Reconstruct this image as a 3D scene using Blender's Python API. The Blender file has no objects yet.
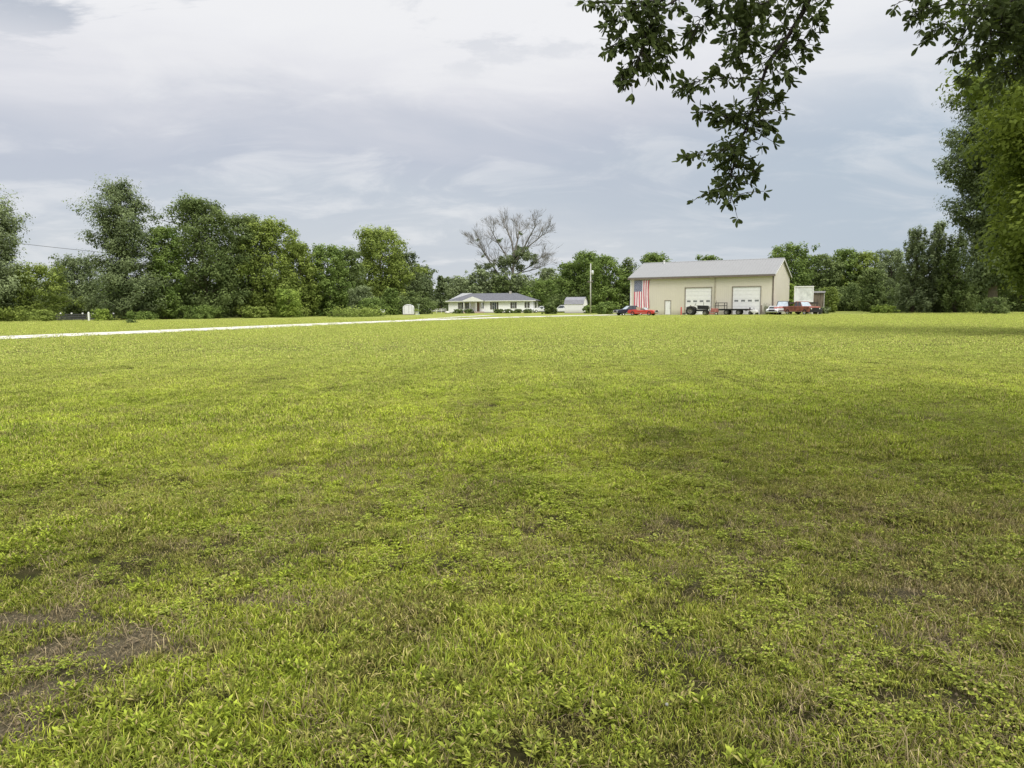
import bpy, bmesh, math, random
import numpy as np
from mathutils import Vector, Matrix
random.seed(7)
RNG = np.random.default_rng(11)
SC = bpy.context.scene
COL = SC.collection
R = math.radians

# ------------------------------------------------------------------ camera
F = 740.0
PITCH = math.atan(78.6 / F)
ROLL = R(0.5)
CAM = Vector((0, 0, 1.6))
fw = Vector((0, math.cos(PITCH), -math.sin(PITCH)))
up0 = Vector((0, math.sin(PITCH), math.cos(PITCH)))
rt0 = Vector((1, 0, 0))
rt = rt0 * math.cos(ROLL) - up0 * math.sin(ROLL)
up = up0 * math.cos(ROLL) + rt0 * math.sin(ROLL)
cam_data = bpy.data.cameras.new("camera")
cam = bpy.data.objects.new("camera", cam_data)
COL.objects.link(cam)
m = Matrix((rt, up, -fw)).transposed().to_4x4()
m.translation = CAM
cam.matrix_world = m
cam_data.sensor_fit = 'HORIZONTAL'
cam_data.sensor_width = 36
cam_data.lens = F / 1024 * 36
cam_data.clip_start = 0.05
cam_data.clip_end = 9000
SC.camera = cam
SC.render.engine = 'CYCLES'
SC.view_settings.view_transform = 'Standard'
SC.view_settings.look = 'None'
SC.view_settings.exposure = 0
SC.cycles.max_bounces = 6
SC.cycles.diffuse_bounces = 3
SC.cycles.glossy_bounces = 2
SC.cycles.transmission_bounces = 3
SC.cycles.transparent_max_bounces = 4
SC.cycles.use_denoising = True
SC.cycles.caustics_reflective = False
SC.cycles.caustics_refractive = False

def ray(px, py):
    return fw + rt * ((px - 512) / F) + up * ((384 - py) / F)
def W(px, py, D):
    r = ray(px, py)
    return CAM + r * (D / r.y)
def G(px, py):
    r = ray(px, py)
    return CAM + r * (-CAM.z / r.z)
def gx(px, D):
    """ground point at depth D in the direction of picture column px"""
    r = ray(px, 305)
    return Vector((r.x / r.y * D, D, 0))

# ------------------------------------------------------------------ materials
def new_mat(name):
    mt = bpy.data.materials.new(name)
    mt.use_nodes = True
    nt = mt.node_tree
    nt.nodes.clear()
    out = nt.nodes.new('ShaderNodeOutputMaterial')
    return mt, nt, out
def N(nt, t, **kw):
    n = nt.nodes.new(t)
    for k, v in kw.items():
        if k.startswith('i_'):
            n.inputs[k[2:].replace('_', ' ')].default_value = v
        else:
            setattr(n, k, v)
    return n
def mix_col(nt, fac, a, b, blend='MIX'):
    n = nt.nodes.new('ShaderNodeMix')
    n.data_type = 'RGBA'; n.blend_type = blend
    for s, v in ((0, fac), (6, a), (7, b)):
        if hasattr(v, 'is_output') or isinstance(v, bpy.types.NodeSocket):
            nt.links.new(v, n.inputs[s])
        else:
            n.inputs[s].default_value = v if s == 0 else (*v[:3], 1)
    return n.outputs[2]
def mth(nt, op, a, b=0.0, c=None):
    n = nt.nodes.new('ShaderNodeMath'); n.operation = op
    for i, v in enumerate((a, b) if c is None else (a, b, c)):
        if isinstance(v, bpy.types.NodeSocket): nt.links.new(v, n.inputs[i])
        else: n.inputs[i].default_value = v
    return n.outputs[0]
def noise(nt, vec, scale, detail=4, rough=.55, dist=0.0, sep=None):
    n = nt.nodes.new('ShaderNodeTexNoise')
    n.inputs['Scale'].default_value = scale
    n.inputs['Detail'].default_value = detail
    n.inputs['Roughness'].default_value = rough
    n.inputs['Distortion'].default_value = dist
    if vec is not None: nt.links.new(vec, n.inputs['Vector'])
    return n.outputs['Fac']
def remap(nt, v, a, b, c=0.0, d=1.0):
    n = nt.nodes.new('ShaderNodeMapRange'); n.clamp = True
    n.interpolation_type = 'SMOOTHSTEP'
    nt.links.new(v, n.inputs[0])
    for i, x in enumerate((a, b, c, d)): n.inputs[i + 1].default_value = x
    return n.outputs[0]

_mc = {}
def mat(name, col, rough=.6, metal=0.0, var=.12, scale=3.0, bump=0.0, spec=.3, alpha=None, trans=0.0, stretch=None):
    if name in _mc: return _mc[name]
    mt, nt, out = new_mat(name)
    tc = N(nt, 'ShaderNodeTexCoord')
    v = tc.outputs['Object']
    if stretch:
        mp = N(nt, 'ShaderNodeMapping'); mp.inputs['Scale'].default_value = stretch
        nt.links.new(v, mp.inputs[0]); v = mp.outputs[0]
    f = noise(nt, v, scale, 5, .6)
    dk = tuple(c * (1 - var * 1.6) for c in col); lt = tuple(min(1, c * (1 + var)) for c in col)
    c = mix_col(nt, remap(nt, f, .3, .7), dk, lt)
    b = N(nt, 'ShaderNodeBsdfPrincipled')
    nt.links.new(c, b.inputs['Base Color'])
    b.inputs['Roughness'].default_value = rough
    b.inputs['Metallic'].default_value = metal
    b.inputs['Specular IOR Level'].default_value = spec
    if trans: b.inputs['Transmission Weight'].default_value = trans
    if bump:
        bp = N(nt, 'ShaderNodeBump'); bp.inputs['Strength'].default_value = bump
        bp.inputs['Distance'].default_value = .02
        nt.links.new(f, bp.inputs['Height']); nt.links.new(bp.outputs[0], b.inputs['Normal'])
    nt.links.new(b.outputs[0], out.inputs[0])
    _mc[name] = mt
    return mt

def ribbed(name, col, pitch=.3, axis='X', var=.06, rough=.5, strength=.5, dirt=True):
    """ribbed sheet metal: ribs every `pitch` metres along an object axis, with grime near the ground"""
    mt, nt, out = new_mat(name)
    tc = N(nt, 'ShaderNodeTexCoord')
    sx = N(nt, 'ShaderNodeSeparateXYZ'); nt.links.new(tc.outputs['Object'], sx.inputs[0])
    a = mth(nt, 'MULTIPLY', sx.outputs[axis], 1.0 / pitch)
    fr = mth(nt, 'FRACT', a)
    tri = mth(nt, 'ABSOLUTE', mth(nt, 'SUBTRACT', fr, .5))
    rib = remap(nt, tri, .36, .44)
    f = noise(nt, tc.outputs['Object'], .7, 5, .6)
    mp = N(nt, 'ShaderNodeMapping'); mp.inputs['Scale'].default_value = (3, 3, .25)
    nt.links.new(tc.outputs['Object'], mp.inputs[0])
    f2 = noise(nt, mp.outputs[0], 1.5, 4, .6)
    c = mix_col(nt, f, tuple(x * (1 - var) for x in col), tuple(x * (1 + var) for x in col))
    c = mix_col(nt, remap(nt, f2, .5, .8, 0, .22), c, tuple(x * .7 for x in col))
    c = mix_col(nt, mth(nt, 'MULTIPLY', rib, .12), c, tuple(x * .72 for x in col))
    if dirt:
        z = remap(nt, sx.outputs['Z'], 0.0, .9, .45, 0)
        c = mix_col(nt, z, c, (.22, .2, .14))
    b = N(nt, 'ShaderNodeBsdfPrincipled')
    nt.links.new(c, b.inputs['Base Color'])
    b.inputs['Roughness'].default_value = rough
    b.inputs['Specular IOR Level'].default_value = .25
    bp = N(nt, 'ShaderNodeBump'); bp.inputs['Strength'].default_value = strength; bp.inputs['Distance'].default_value = .02
    nt.links.new(rib, bp.inputs['Height']); nt.links.new(bp.outputs[0], b.inputs['Normal'])
    nt.links.new(b.outputs[0], out.inputs[0])
    return mt

def glass_mat(name, col=(.05, .07, .09), rough=.08):
    if name in _mc: return _mc[name]
    mt = mat(name, col, rough, 0, .15, 2, spec=.8)
    return mt

# ------------------------------------------------------------------ mesh helpers
class MB:
    def __init__(s): s.v = []; s.f = []
    def add(s, vs, fs):
        o = len(s.v); s.v += [tuple(p) for p in vs]; s.f += [tuple(i + o for i in f) for f in fs]; return s
    def box(s, x0, x1, y0, y1, z0, z1):
        vs = [(x, y, z) for z in (z0, z1) for y in (y0, y1) for x in (x0, x1)]
        return s.add(vs, [(0, 2, 3, 1), (4, 5, 7, 6), (0, 1, 5, 4), (2, 6, 7, 3), (0, 4, 6, 2), (1, 3, 7, 5)])
    def tube(s, pts, rad, n=8, cap=True):
        pts = [Vector(p) for p in pts]
        if not hasattr(rad, '__len__'): rad = [rad] * len(pts)
        rings = []; ref = None
        for i, p in enumerate(pts):
            d = (pts[min(i + 1, len(pts) - 1)] - pts[max(i - 1, 0)])
            if d.length < 1e-9: d = Vector((0, 0, 1))
            d.normalize()
            if ref is None:
                ref = d.cross(Vector((0, 0, 1)))
                if ref.length < .1: ref = d.cross(Vector((1, 0, 0)))
            a = (ref - d * ref.dot(d))
            if a.length < 1e-6: a = d.orthogonal()
            a.normalize(); ref = a; b = d.cross(a)
            rings.append([p + (a * math.cos(2 * math.pi * k / n) + b * math.sin(2 * math.pi * k / n)) * rad[i] for k in range(n)])
        o = 0; vs = [q for r_ in rings for q in r_]; fs = []
        for i in range(len(pts) - 1):
            for k in range(n):
                fs.append((i * n + k, i * n + (k + 1) % n, (i + 1) * n + (k + 1) % n, (i + 1) * n + k))
        if cap:
            fs.append(tuple(range(n - 1, -1, -1))); fs.append(tuple((len(pts) - 1) * n + k for k in range(n)))
        return s.add(vs, fs)
    def prism(s, prof, y0, y1, axis='y', inset=0.0):
        """closed profile of (x,z) swept along y; axis 'x' sweeps (y,z) along x; inset shrinks the end caps a little"""
        n = len(prof); cx = sum(p[0] for p in prof) / n; cz = sum(p[1] for p in prof) / n
        secs = [(y0, inset), (y0 + inset, 0), (y1 - inset, 0), (y1, inset)] if inset else [(y0, 0), (y1, 0)]
        vs = []
        for y, ins in secs:
            for (a, b) in prof:
                d = math.hypot(a - cx, b - cz) or 1
                k = 1 - ins / d
                a2 = cx + (a - cx) * k; b2 = cz + (b - cz) * k
                vs.append((a2, y, b2) if axis == 'y' else (y, a2, b2))
        fs = []
        for j in range(len(secs) - 1):
            for i in range(n):
                fs.append((j * n + i, j * n + (i + 1) % n, (j + 1) * n + (i + 1) % n, (j + 1) * n + i))
        fs.append(tuple(range(n))[::-1]); fs.append(tuple((len(secs) - 1) * n + i for i in range(n)))
        return s.add(vs, fs)
    def lathe(s, prof, c, axis='z', n=16):
        """profile of (radius, height) revolved about an axis through c"""
        vs = []; fs = []
        for (r_, h) in prof:
            for k in range(n):
                a = 2 * math.pi * k / n; u, w = r_ * math.cos(a), r_ * math.sin(a)
                p = (u, w, h) if axis == 'z' else ((u, h, w) if axis == 'y' else (h, u, w))
                vs.append((c[0] + p[0], c[1] + p[1], c[2] + p[2]))
        for i in range(len(prof) - 1):
            for k in range(n):
                fs.append((i * n + k, i * n + (k + 1) % n, (i + 1) * n + (k + 1) % n, (i + 1) * n + k))
        return s.add(vs, fs)
    def quad(s, a, b, c, d): return s.add([a, b, c, d], [(0, 1, 2, 3)])
    def build(s, name, mt, parent=None, smooth=False, bevel=0.0):
        me = bpy.data.meshes.new(name)
        me.from_pydata(s.v, [], s.f); me.validate()
        bm = bmesh.new(); bm.from_mesh(me)
        bmesh.ops.recalc_face_normals(bm, faces=bm.faces)
        if bevel:
            bmesh.ops.bevel(bm, geom=[e for e in bm.edges if len(e.link_faces) == 2 and e.calc_face_angle(0) > .5],
                            offset=bevel, segments=2, profile=.7, affect='EDGES', clamp_overlap=True)
        bm.to_mesh(me); bm.free()
        if smooth:
            me.polygons.foreach_set('use_smooth', [True] * len(me.polygons))
        me.materials.append(mt)
        o = bpy.data.objects.new(name, me); COL.objects.link(o)
        if parent: o.parent = parent
        return o

def tag(o, label=None, cat=None, group=None, kind=None):
    if label: o['label'] = label
    if cat: o['category'] = cat
    if group: o['group'] = group
    if kind: o['kind'] = kind
    return o
def empty(name, loc, rz=0.0):
    o = bpy.data.objects.new(name, None); COL.objects.link(o)
    o.location = loc; o.rotation_euler = (0, 0, rz); o.empty_display_size = .3
    return o
def copy_tree(o, parent=None):
    c = o.copy(); COL.objects.link(c); c.parent = parent
    for ch in list(o.children): copy_tree(ch, c)
    return c
def np_mesh(name, V, Fq, mats, attr=None, smooth=False, k=4):
    """fast mesh of faces with k corners each from numpy arrays"""
    me = bpy.data.meshes.new(name)
    me.vertices.add(len(V)); me.vertices.foreach_set('co', np.ascontiguousarray(V, dtype=np.float32).ravel())
    nf = len(Fq)
    me.loops.add(nf * k); me.loops.foreach_set('vertex_index', np.ascontiguousarray(Fq, dtype=np.int32).ravel())
    me.polygons.add(nf)
    me.polygons.foreach_set('loop_start', np.arange(0, nf * k, k, dtype=np.int32))
    try: me.polygons.foreach_set('loop_total', np.full(nf, k, dtype=np.int32))
    except Exception: pass
    if smooth: me.polygons.foreach_set('use_smooth', np.ones(nf, dtype=bool))
    me.update(calc_edges=True)
    if attr is not None:
        a = me.color_attributes.new('tint', 'FLOAT_COLOR', 'POINT')
        a.data.foreach_set('color', np.ascontiguousarray(attr, dtype=np.float32).ravel())
    me.materials.append(mats)
    return me
# ------------------------------------------------------------------ sky and sun
SUN_EL, SUN_AZ = R(53), R(150)      # azimuth measured clockwise from +Y (view direction)
world = bpy.data.worlds.new("World"); SC.world = world
world.use_nodes = True
nt = world.node_tree; nt.nodes.clear()
wo = nt.nodes.new('ShaderNodeOutputWorld')
sky = nt.nodes.new('ShaderNodeTexSky'); sky.sky_type = 'NISHITA'; sky.sun_disc = False
sky.sun_elevation = SUN_EL; sky.sun_rotation = SUN_AZ
sky.air_density = 1.2; sky.dust_density = 2.5; sky.ozone_density = 2.0
bg1 = nt.nodes.new('ShaderNodeBackground'); bg1.inputs[1].default_value = .09
nt.links.new(sky.outputs[0], bg1.inputs[0])
tc = nt.nodes.new('ShaderNodeTexCoord')
sp = nt.nodes.new('ShaderNodeSeparateXYZ'); nt.links.new(tc.outputs['Generated'], sp.inputs[0])
zc = mth(nt, 'MAXIMUM', sp.outputs['Z'], 0.0)
# project the direction on a cloud layer
den = mth(nt, 'ADD', zc, .24)
cx = mth(nt, 'DIVIDE', sp.outputs['X'], den); cy = mth(nt, 'DIVIDE', sp.outputs['Y'], den)
cb = nt.nodes.new('ShaderNodeCombineXYZ'); nt.links.new(cx, cb.inputs[0]); nt.links.new(cy, cb.inputs[1])
mp = nt.nodes.new('ShaderNodeMapping'); mp.inputs['Scale'].default_value = (.85, 1.25, 1); mp.inputs['Rotation'].default_value = (0, 0, R(-8)); mp.inputs['Location'].default_value = (11.68, 8.8, 0)
nt.links.new(cb.outputs[0], mp.inputs[0])
n1 = noise(nt, mp.outputs[0], 1.0, 8, .56, .5)
n2 = noise(nt, mp.outputs[0], 2.4, 9, .60, .6)
n3 = noise(nt, mp.outputs[0], .55, 6, .55, .3)
# base tone of the overcast by elevation: pale at the skyline, blue grey band, bright above; the band edges wander
zw = mth(nt, 'ADD', zc, mth(nt, 'MULTIPLY', mth(nt, 'SUBTRACT', n1, .5), .22))
cr = nt.nodes.new('ShaderNodeValToRGB'); nt.links.new(zw, cr.inputs[0])
E = cr.color_ramp.elements
E[0].position = 0.0; E[0].color = (.64, .69, .74, 1)
E[1].position = 1.0; E[1].color = (1, 1, 1, 1)
for p_, c_ in ((.05, (.65, .69, .74, 1)), (.12, (.575, .625, .70, 1)), (.19, (.55, .59, .68, 1)), (.24, (.65, .67, .74, 1)), (.28, (.82, .82, .86, 1)), (.34, (.92, .92, .94, 1)), (.50, (.96, .96, .97, 1))):
    e = E.new(p_); e.color = c_
right = mth(nt, 'MULTIPLY', remap(nt, sp.outputs['X'], .10, .5), remap(nt, zc, .40, .16))
c = mix_col(nt, mth(nt, 'MULTIPLY', right, .6), cr.outputs[0], (.44, .56, .67))
lt = remap(nt, n2, .46, .68)
c = mix_col(nt, mth(nt, 'MULTIPLY', lt, .5), c, (.92, .92, .93))
dk = remap(nt, n3, .50, .66)
c = mix_col(nt, mth(nt, 'MULTIPLY', dk, .48), c, (.50, .565, .65))
# darker ragged scud high up
n4 = noise(nt, mp.outputs[0], 1.9, 8, .60, .5)
sc_hi = mth(nt, 'MULTIPLY', remap(nt, n4, .57, .64), remap(nt, zc, .25, .33))
c = mix_col(nt, mth(nt, 'MULTIPLY', mth(nt, 'MULTIPLY', sc_hi, remap(nt, sp.outputs['X'], -.12, -.42, .35, 1)), .8), c, (.42, .47, .56))
# an overcast dome is about twice as bright overhead as at the skyline
gain = remap(nt, zc, .40, .95, 1.0, 2.1)
bg2 = nt.nodes.new('ShaderNodeBackground'); nt.links.new(c, bg2.inputs[0]); nt.links.new(gain, bg2.inputs[1])
mxs = nt.nodes.new('ShaderNodeMixShader'); mxs.inputs[0].default_value = .93
nt.links.new(bg1.outputs[0], mxs.inputs[1]); nt.links.new(bg2.outputs[0], mxs.inputs[2])
nt.links.new(mxs.outputs[0], wo.inputs[0])
sd = bpy.data.lights.new('sun', 'SUN'); sd.energy = 3.0; sd.angle = R(24); sd.color = (1, .96, .88)
so = bpy.data.objects.new('sun', sd); COL.objects.link(so)
dirv = Vector((math.sin(SUN_AZ) * math.cos(SUN_EL), math.cos(SUN_AZ) * math.cos(SUN_EL), math.sin(SUN_EL)))
so.rotation_euler = dirv.to_track_quat('Z', 'Y').to_euler(); so.location = (0, 0, 30)
# ------------------------------------------------------------------ ground
def vnoise(x, y, seed=0):
    """smooth value noise in numpy"""
    def h(i, j):
        n = (i * 374761393 + j * 668265263 + seed * 982451653) & 0x7fffffff
        n = ((n ^ (n >> 13)) * 1274126177) & 0x7fffffff
        return ((n ^ (n >> 16)) & 0xffff) / 65535.0
    xi = np.floor(x).astype(np.int64); yi = np.floor(y).astype(np.int64)
    fx = x - xi; fy = y - yi; fx = fx * fx * (3 - 2 * fx); fy = fy * fy * (3 - 2 * fy)
    return (h(xi, yi) * (1 - fx) + h(xi + 1, yi) * fx) * (1 - fy) + (h(xi, yi + 1) * (1 - fx) + h(xi + 1, yi + 1) * fx) * fy
def fbm(x, y, seed=0, o=4):
    s = 0; a = .5; t = 0
    for k in range(o):
        s = s + a * vnoise(x * 2 ** k + 17.3 * k, y * 2 ** k - 9.1 * k, seed + k); t += a; a *= .5
    return s / t
def gh(x, y):
    r = np.hypot(x, y)
    fade = np.clip(1 - (r - 18) / 20, 0, 1)
    return (fbm(x * .45, y * .45, 3) - .5) * .16 * fade + (fbm(x * 2.2, y * 2.2, 5) - .5) * .05 * fade

DIRT = []
for px, py, a, b, k in ((112, 652, .55, .16, .95), (15, 622, .5, .2, .85), (690, 650, .35, .08, .4), (30, 712, .32, .13, 1.0), (272, 606, .28, .12, 1.0), (180, 625, .35, .1, .5),
                        (10, 745, .25, .12, 1.0), (700, 432, 1.4, .5, .35), (400, 436, 1.2, .3, .4), (860, 440, 1.8, .6, .45), (985, 690, .4, .18, .3), (900, 640, .5, .18, .45),
                        (350, 560, .7, .2, .4), (340, 470, 1.0, .3, .3), (940, 590, .6, .2, .4), (700, 570, .8, .2, .3), (560, 650, .5, .12, .3)):
    g = G(px, py); DIRT.append((g.x, g.y, a * .9, b * .85, k))
def dirtf(x, y):
    d = np.zeros_like(x)
    nz = fbm(x * 4, y * 4, 21) * 1.4 - .7
    for (cx_, cy_, a, b, k) in DIRT:
        q = ((x - cx_) / a) ** 2 + ((y - cy_) / b / 1.8) ** 2
        d = np.maximum(d, k * np.clip(1.35 - q + nz, 0, 1))
    return d

def axis(n, lo, hi, s):
    t = np.linspace(-1, 1, n)
    v = np.sinh(t * s) / np.sinh(s)
    return np.where(v < 0, v * -lo, v * hi)
xs = axis(520, -6000, 6000, 9.2)
ys = axis(620, -6000, 6500, 9.2) + 3.0
X, Y = np.meshgrid(xs, ys)
Z = gh(X, Y)
V = np.stack([X.ravel(), Y.ravel(), Z.ravel()], 1)
nx, ny = len(xs), len(ys)
I, J = np.meshgrid(np.arange(nx - 1), np.arange(ny - 1))
b0 = (J * nx + I).ravel()
Fq = np.stack([b0, b0 + 1, b0 + nx + 1, b0 + nx], 1)
dv = dirtf(X.ravel(), Y.ravel())
att = np.stack([dv, dv, dv, np.ones_like(dv)], 1)

def lawn_colour(nt, pos):
    """shared colour of the turf from the world position: green, yellow green, olive and thatch patches"""
    mp = N(nt, 'ShaderNodeMapping'); mp.inputs['Scale'].default_value = (1, 1, 0)
    nt.links.new(pos, mp.inputs[0]); p = mp.outputs[0]
    sy = N(nt, 'ShaderNodeSeparateXYZ'); nt.links.new(pos, sy.inputs[0])
    a = noise(nt, p, .16, 5, .6, .3)
    b = noise(nt, p, .9, 5, .6, .4)
    c = noise(nt, p, 4.5, 4, .6, .2)
    st = N(nt, 'ShaderNodeMapping'); st.inputs['Rotation'].default_value = (0, 0, R(17)); st.inputs['Scale'].default_value = (.95, .022, 0)
    nt.links.new(pos, st.inputs[0])
    d = noise(nt, st.outputs[0], 1.0, 3, .5)
    far = remap(nt, sy.outputs['Y'], 3, 26)
    nearf = remap(nt, sy.outputs['Y'], 10, 3, 0, .40)  # near turf more olive and darker, with tree shade put into the colour
    col = mix_col(nt, remap(nt, a, .36, .64), (.260, .330, .026), (.420, .450, .055))
    col = mix_col(nt, mth(nt, 'MULTIPLY', remap(nt, b, .46, .60), .75), col, (.455, .525, .050))
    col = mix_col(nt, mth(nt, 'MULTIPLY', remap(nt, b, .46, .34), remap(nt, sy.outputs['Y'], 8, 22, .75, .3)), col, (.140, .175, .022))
    col = mix_col(nt, mth(nt, 'MULTIPLY', remap(nt, c, .52, .68), .75), col, (.340, .270, .130))
    col = mix_col(nt, mth(nt, 'MULTIPLY', remap(nt, d, .49, .56), .72), col, (.255, .285, .036))
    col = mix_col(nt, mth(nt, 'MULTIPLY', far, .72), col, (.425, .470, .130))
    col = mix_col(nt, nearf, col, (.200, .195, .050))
    rb_ = mth(nt, 'MULTIPLY', remap(nt, sy.outputs['X'], .1, 2.4), remap(nt, sy.outputs['Y'], 12, 4, 0, .45))  # browner to the right, tree shade mixed into the colour too
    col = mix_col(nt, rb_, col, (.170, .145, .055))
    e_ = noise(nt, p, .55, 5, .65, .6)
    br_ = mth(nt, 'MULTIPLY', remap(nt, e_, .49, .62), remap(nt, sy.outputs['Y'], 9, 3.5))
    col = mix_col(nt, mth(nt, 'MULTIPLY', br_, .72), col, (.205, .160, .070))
    return col, sy

mt, nt, out = new_mat('turf soil')
geo = N(nt, 'ShaderNodeNewGeometry')
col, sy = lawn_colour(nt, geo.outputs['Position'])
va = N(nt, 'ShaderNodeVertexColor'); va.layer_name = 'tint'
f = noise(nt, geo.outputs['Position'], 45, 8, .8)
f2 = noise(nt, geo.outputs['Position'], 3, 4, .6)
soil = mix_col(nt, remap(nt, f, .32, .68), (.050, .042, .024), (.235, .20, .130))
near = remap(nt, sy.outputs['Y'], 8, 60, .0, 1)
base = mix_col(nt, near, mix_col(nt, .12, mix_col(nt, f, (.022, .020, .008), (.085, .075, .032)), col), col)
far2 = remap(nt, noise(nt, geo.outputs['Position'], 9, 5, .7), .35, .65, .52, .78)  # darkens the ground colour for the grass self-shadowing it lacks
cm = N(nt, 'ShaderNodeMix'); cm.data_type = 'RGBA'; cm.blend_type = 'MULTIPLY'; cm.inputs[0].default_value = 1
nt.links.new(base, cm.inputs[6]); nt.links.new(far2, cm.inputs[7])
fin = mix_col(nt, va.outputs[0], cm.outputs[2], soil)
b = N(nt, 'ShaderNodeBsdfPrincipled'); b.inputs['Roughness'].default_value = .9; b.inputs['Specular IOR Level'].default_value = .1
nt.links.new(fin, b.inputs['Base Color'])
bp = N(nt, 'ShaderNodeBump'); bp.inputs['Strength'].default_value = 1.0; bp.inputs['Distance'].default_value = .03
nt.links.new(f, bp.inputs['Height']); nt.links.new(bp.outputs[0], b.inputs['Normal'])
nt.links.new(b.outputs[0], out.inputs[0])
me = np_mesh('ground', V, Fq, mt, att, smooth=True)
ground = bpy.data.objects.new('ground', me); COL.objects.link(ground)
tag(ground, kind='structure')

# ------------------------------------------------------------------ driveway (pale gravel)
def gravel_mat():
    mt, nt, out = new_mat('pale gravel')
    geo = N(nt, 'ShaderNodeNewGeometry'); p = geo.outputs['Position']
    f = noise(nt, p, 6, 6, .7); g = noise(nt, p, .5, 4, .6)
    c = mix_col(nt, remap(nt, f, .3, .7), (.44, .42, .38), (.68, .66, .61))
    c = mix_col(nt, remap(nt, g, .58, .75, 0, .5), c, (.42, .42, .26))
    b = N(nt, 'ShaderNodeBsdfPrincipled'); b.inputs['Roughness'].default_value = .95
    nt.links.new(c, b.inputs['Base Color']); nt.links.new(b.outputs[0], out.inputs[0])
    return mt
GRAVEL = gravel_mat()
def ribbon(name, pts, half, z, seed=0):
    """a strip with an uneven edge following points (x, y)"""
    P = []
    for i in range(len(pts) - 1):
        n = 60
        for k in range(n):
            t = k / n
            p0, p1, p2, p3 = [np.array(pts[max(0, min(len(pts) - 1, i + q))]) for q in (-1, 0, 1, 2)]
            P.append(.5 * ((2 * p1) + (-p0 + p2) * t + (2 * p0 - 5 * p1 + 4 * p2 - p3) * t * t + (-p0 + 3 * p1 - 3 * p2 + p3) * t ** 3))
    P.append(np.array(pts[-1])); P = np.array(P)
    T = np.gradient(P, axis=0); T /= np.linalg.norm(T, axis=1)[:, None]
    Nn = np.stack([-T[:, 1], T[:, 0]], 1)
    L = np.cumsum(np.r_[0, np.linalg.norm(np.diff(P, axis=0), axis=1)])
    e1 = half + (fbm(L * 1.1, L * 0, seed + 1) - .5) * .6; e2 = half + (fbm(L * 1.1, L * 0, seed + 5) - .5) * .9
    A = P + Nn * e1[:, None]; B = P - Nn * e2[:, None]
    n = len(P)
    V = np.zeros((2 * n, 3)); V[:n, :2] = A; V[n:, :2] = B; V[:, 2] = z
    i = np.arange(n - 1)
    Fq = np.stack([i, i + n, i + n + 1, i + 1], 1)
    me = np_mesh(name, V, Fq, GRAVEL)
    o = bpy.data.objects.new(name, me); COL.objects.link(o); tag(o, kind='structure')
    return o
def gp(px, py): g = G(px, py); return (g.x, g.y)
road_pts = [(-52, 4), (-38, 24), gp(0, 338.1), gp(180, 330.7), gp(340, 323.6), gp(460, 319.0), gp(540, 316.6), gp(617, 314.9), (17.6, 117)]
ribbon('driveway', road_pts, 2.6, .03)
ribbon('path', [gp(418, 320.2), gp(445, 317.9), gp(470, 316.5), gp(492, 315.4)], 1.0, .034, 9)
# ------------------------------------------------------------------ grass (stuff): patches of blades instanced over the lawn
def blade_mat(name, kind):
    mt, nt, out = new_mat(name)
    geo = N(nt, 'ShaderNodeNewGeometry')
    va = N(nt, 'ShaderNodeVertexColor'); va.layer_name = 'tint'
    sv = N(nt, 'ShaderNodeSeparateColor'); nt.links.new(va.outputs[0], sv.inputs[0])
    rnd, tip, alt = sv.outputs
    if kind == 'grass':
        col, _ = lawn_colour(nt, geo.outputs['Position'])
        col = mix_col(nt, remap(nt, rnd, .80, .92, 0, .85), col, (.44, .37, .17))     # dry blades
        col = mix_col(nt, remap(nt, rnd, .35, .0, 0, .55), col, (.10, .19, .02))
        k = remap(nt, tip, 0, 1, .30, 1.65)  # dark roots, bright tips: gap shade and highlights put into the colour
    elif kind == 'leafy':
        lc, _ = lawn_colour(nt, geo.outputs['Position'])
        col = mix_col(nt, .55, mix_col(nt, rnd, (.09, .17, .022), (.36, .43, .055)), lc)
        col = mix_col(nt, remap(nt, alt, .90, .97), col, (.27, .22, .10))
        k = remap(nt, tip, 0, 1, .35, 1.4)
    elif kind == 'flower':
        col = mix_col(nt, rnd, (.62, .60, .50), (.8, .8, .76)); k = remap(nt, tip, 0, 1, .8, 1.05)
    else:
        col = mix_col(nt, rnd, (.16, .12, .06), (.56, .46, .27)); k = remap(nt, tip, 0, 1, .7, 1.1)
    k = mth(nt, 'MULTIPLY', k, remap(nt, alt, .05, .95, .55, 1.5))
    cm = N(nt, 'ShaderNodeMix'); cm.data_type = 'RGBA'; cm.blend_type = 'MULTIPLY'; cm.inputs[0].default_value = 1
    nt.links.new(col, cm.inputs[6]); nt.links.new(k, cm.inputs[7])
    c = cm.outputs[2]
    b = N(nt, 'ShaderNodeBsdfPrincipled'); b.inputs['Roughness'].default_value = .7; b.inputs['Specular IOR Level'].default_value = .10
    nt.links.new(c, b.inputs['Base Color'])
    tr = N(nt, 'ShaderNodeBsdfTranslucent'); nt.links.new(c, tr.inputs[0])
    mx = N(nt, 'ShaderNodeMixShader'); mx.inputs[0].default_value = .38
    nt.links.new(b.outputs[0], mx.inputs[1]); nt.links.new(tr.outputs[0], mx.inputs[2])
    nt.links.new(mx.outputs[0], out.inputs[0])
    return mt
GRASSM = blade_mat('grass blade', 'grass'); LEAFM = blade_mat('weed leaf', 'leafy'); STRAWM = blade_mat('dry straw', 'straw'); FLOWM = blade_mat('clover flower', 'flower')

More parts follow.
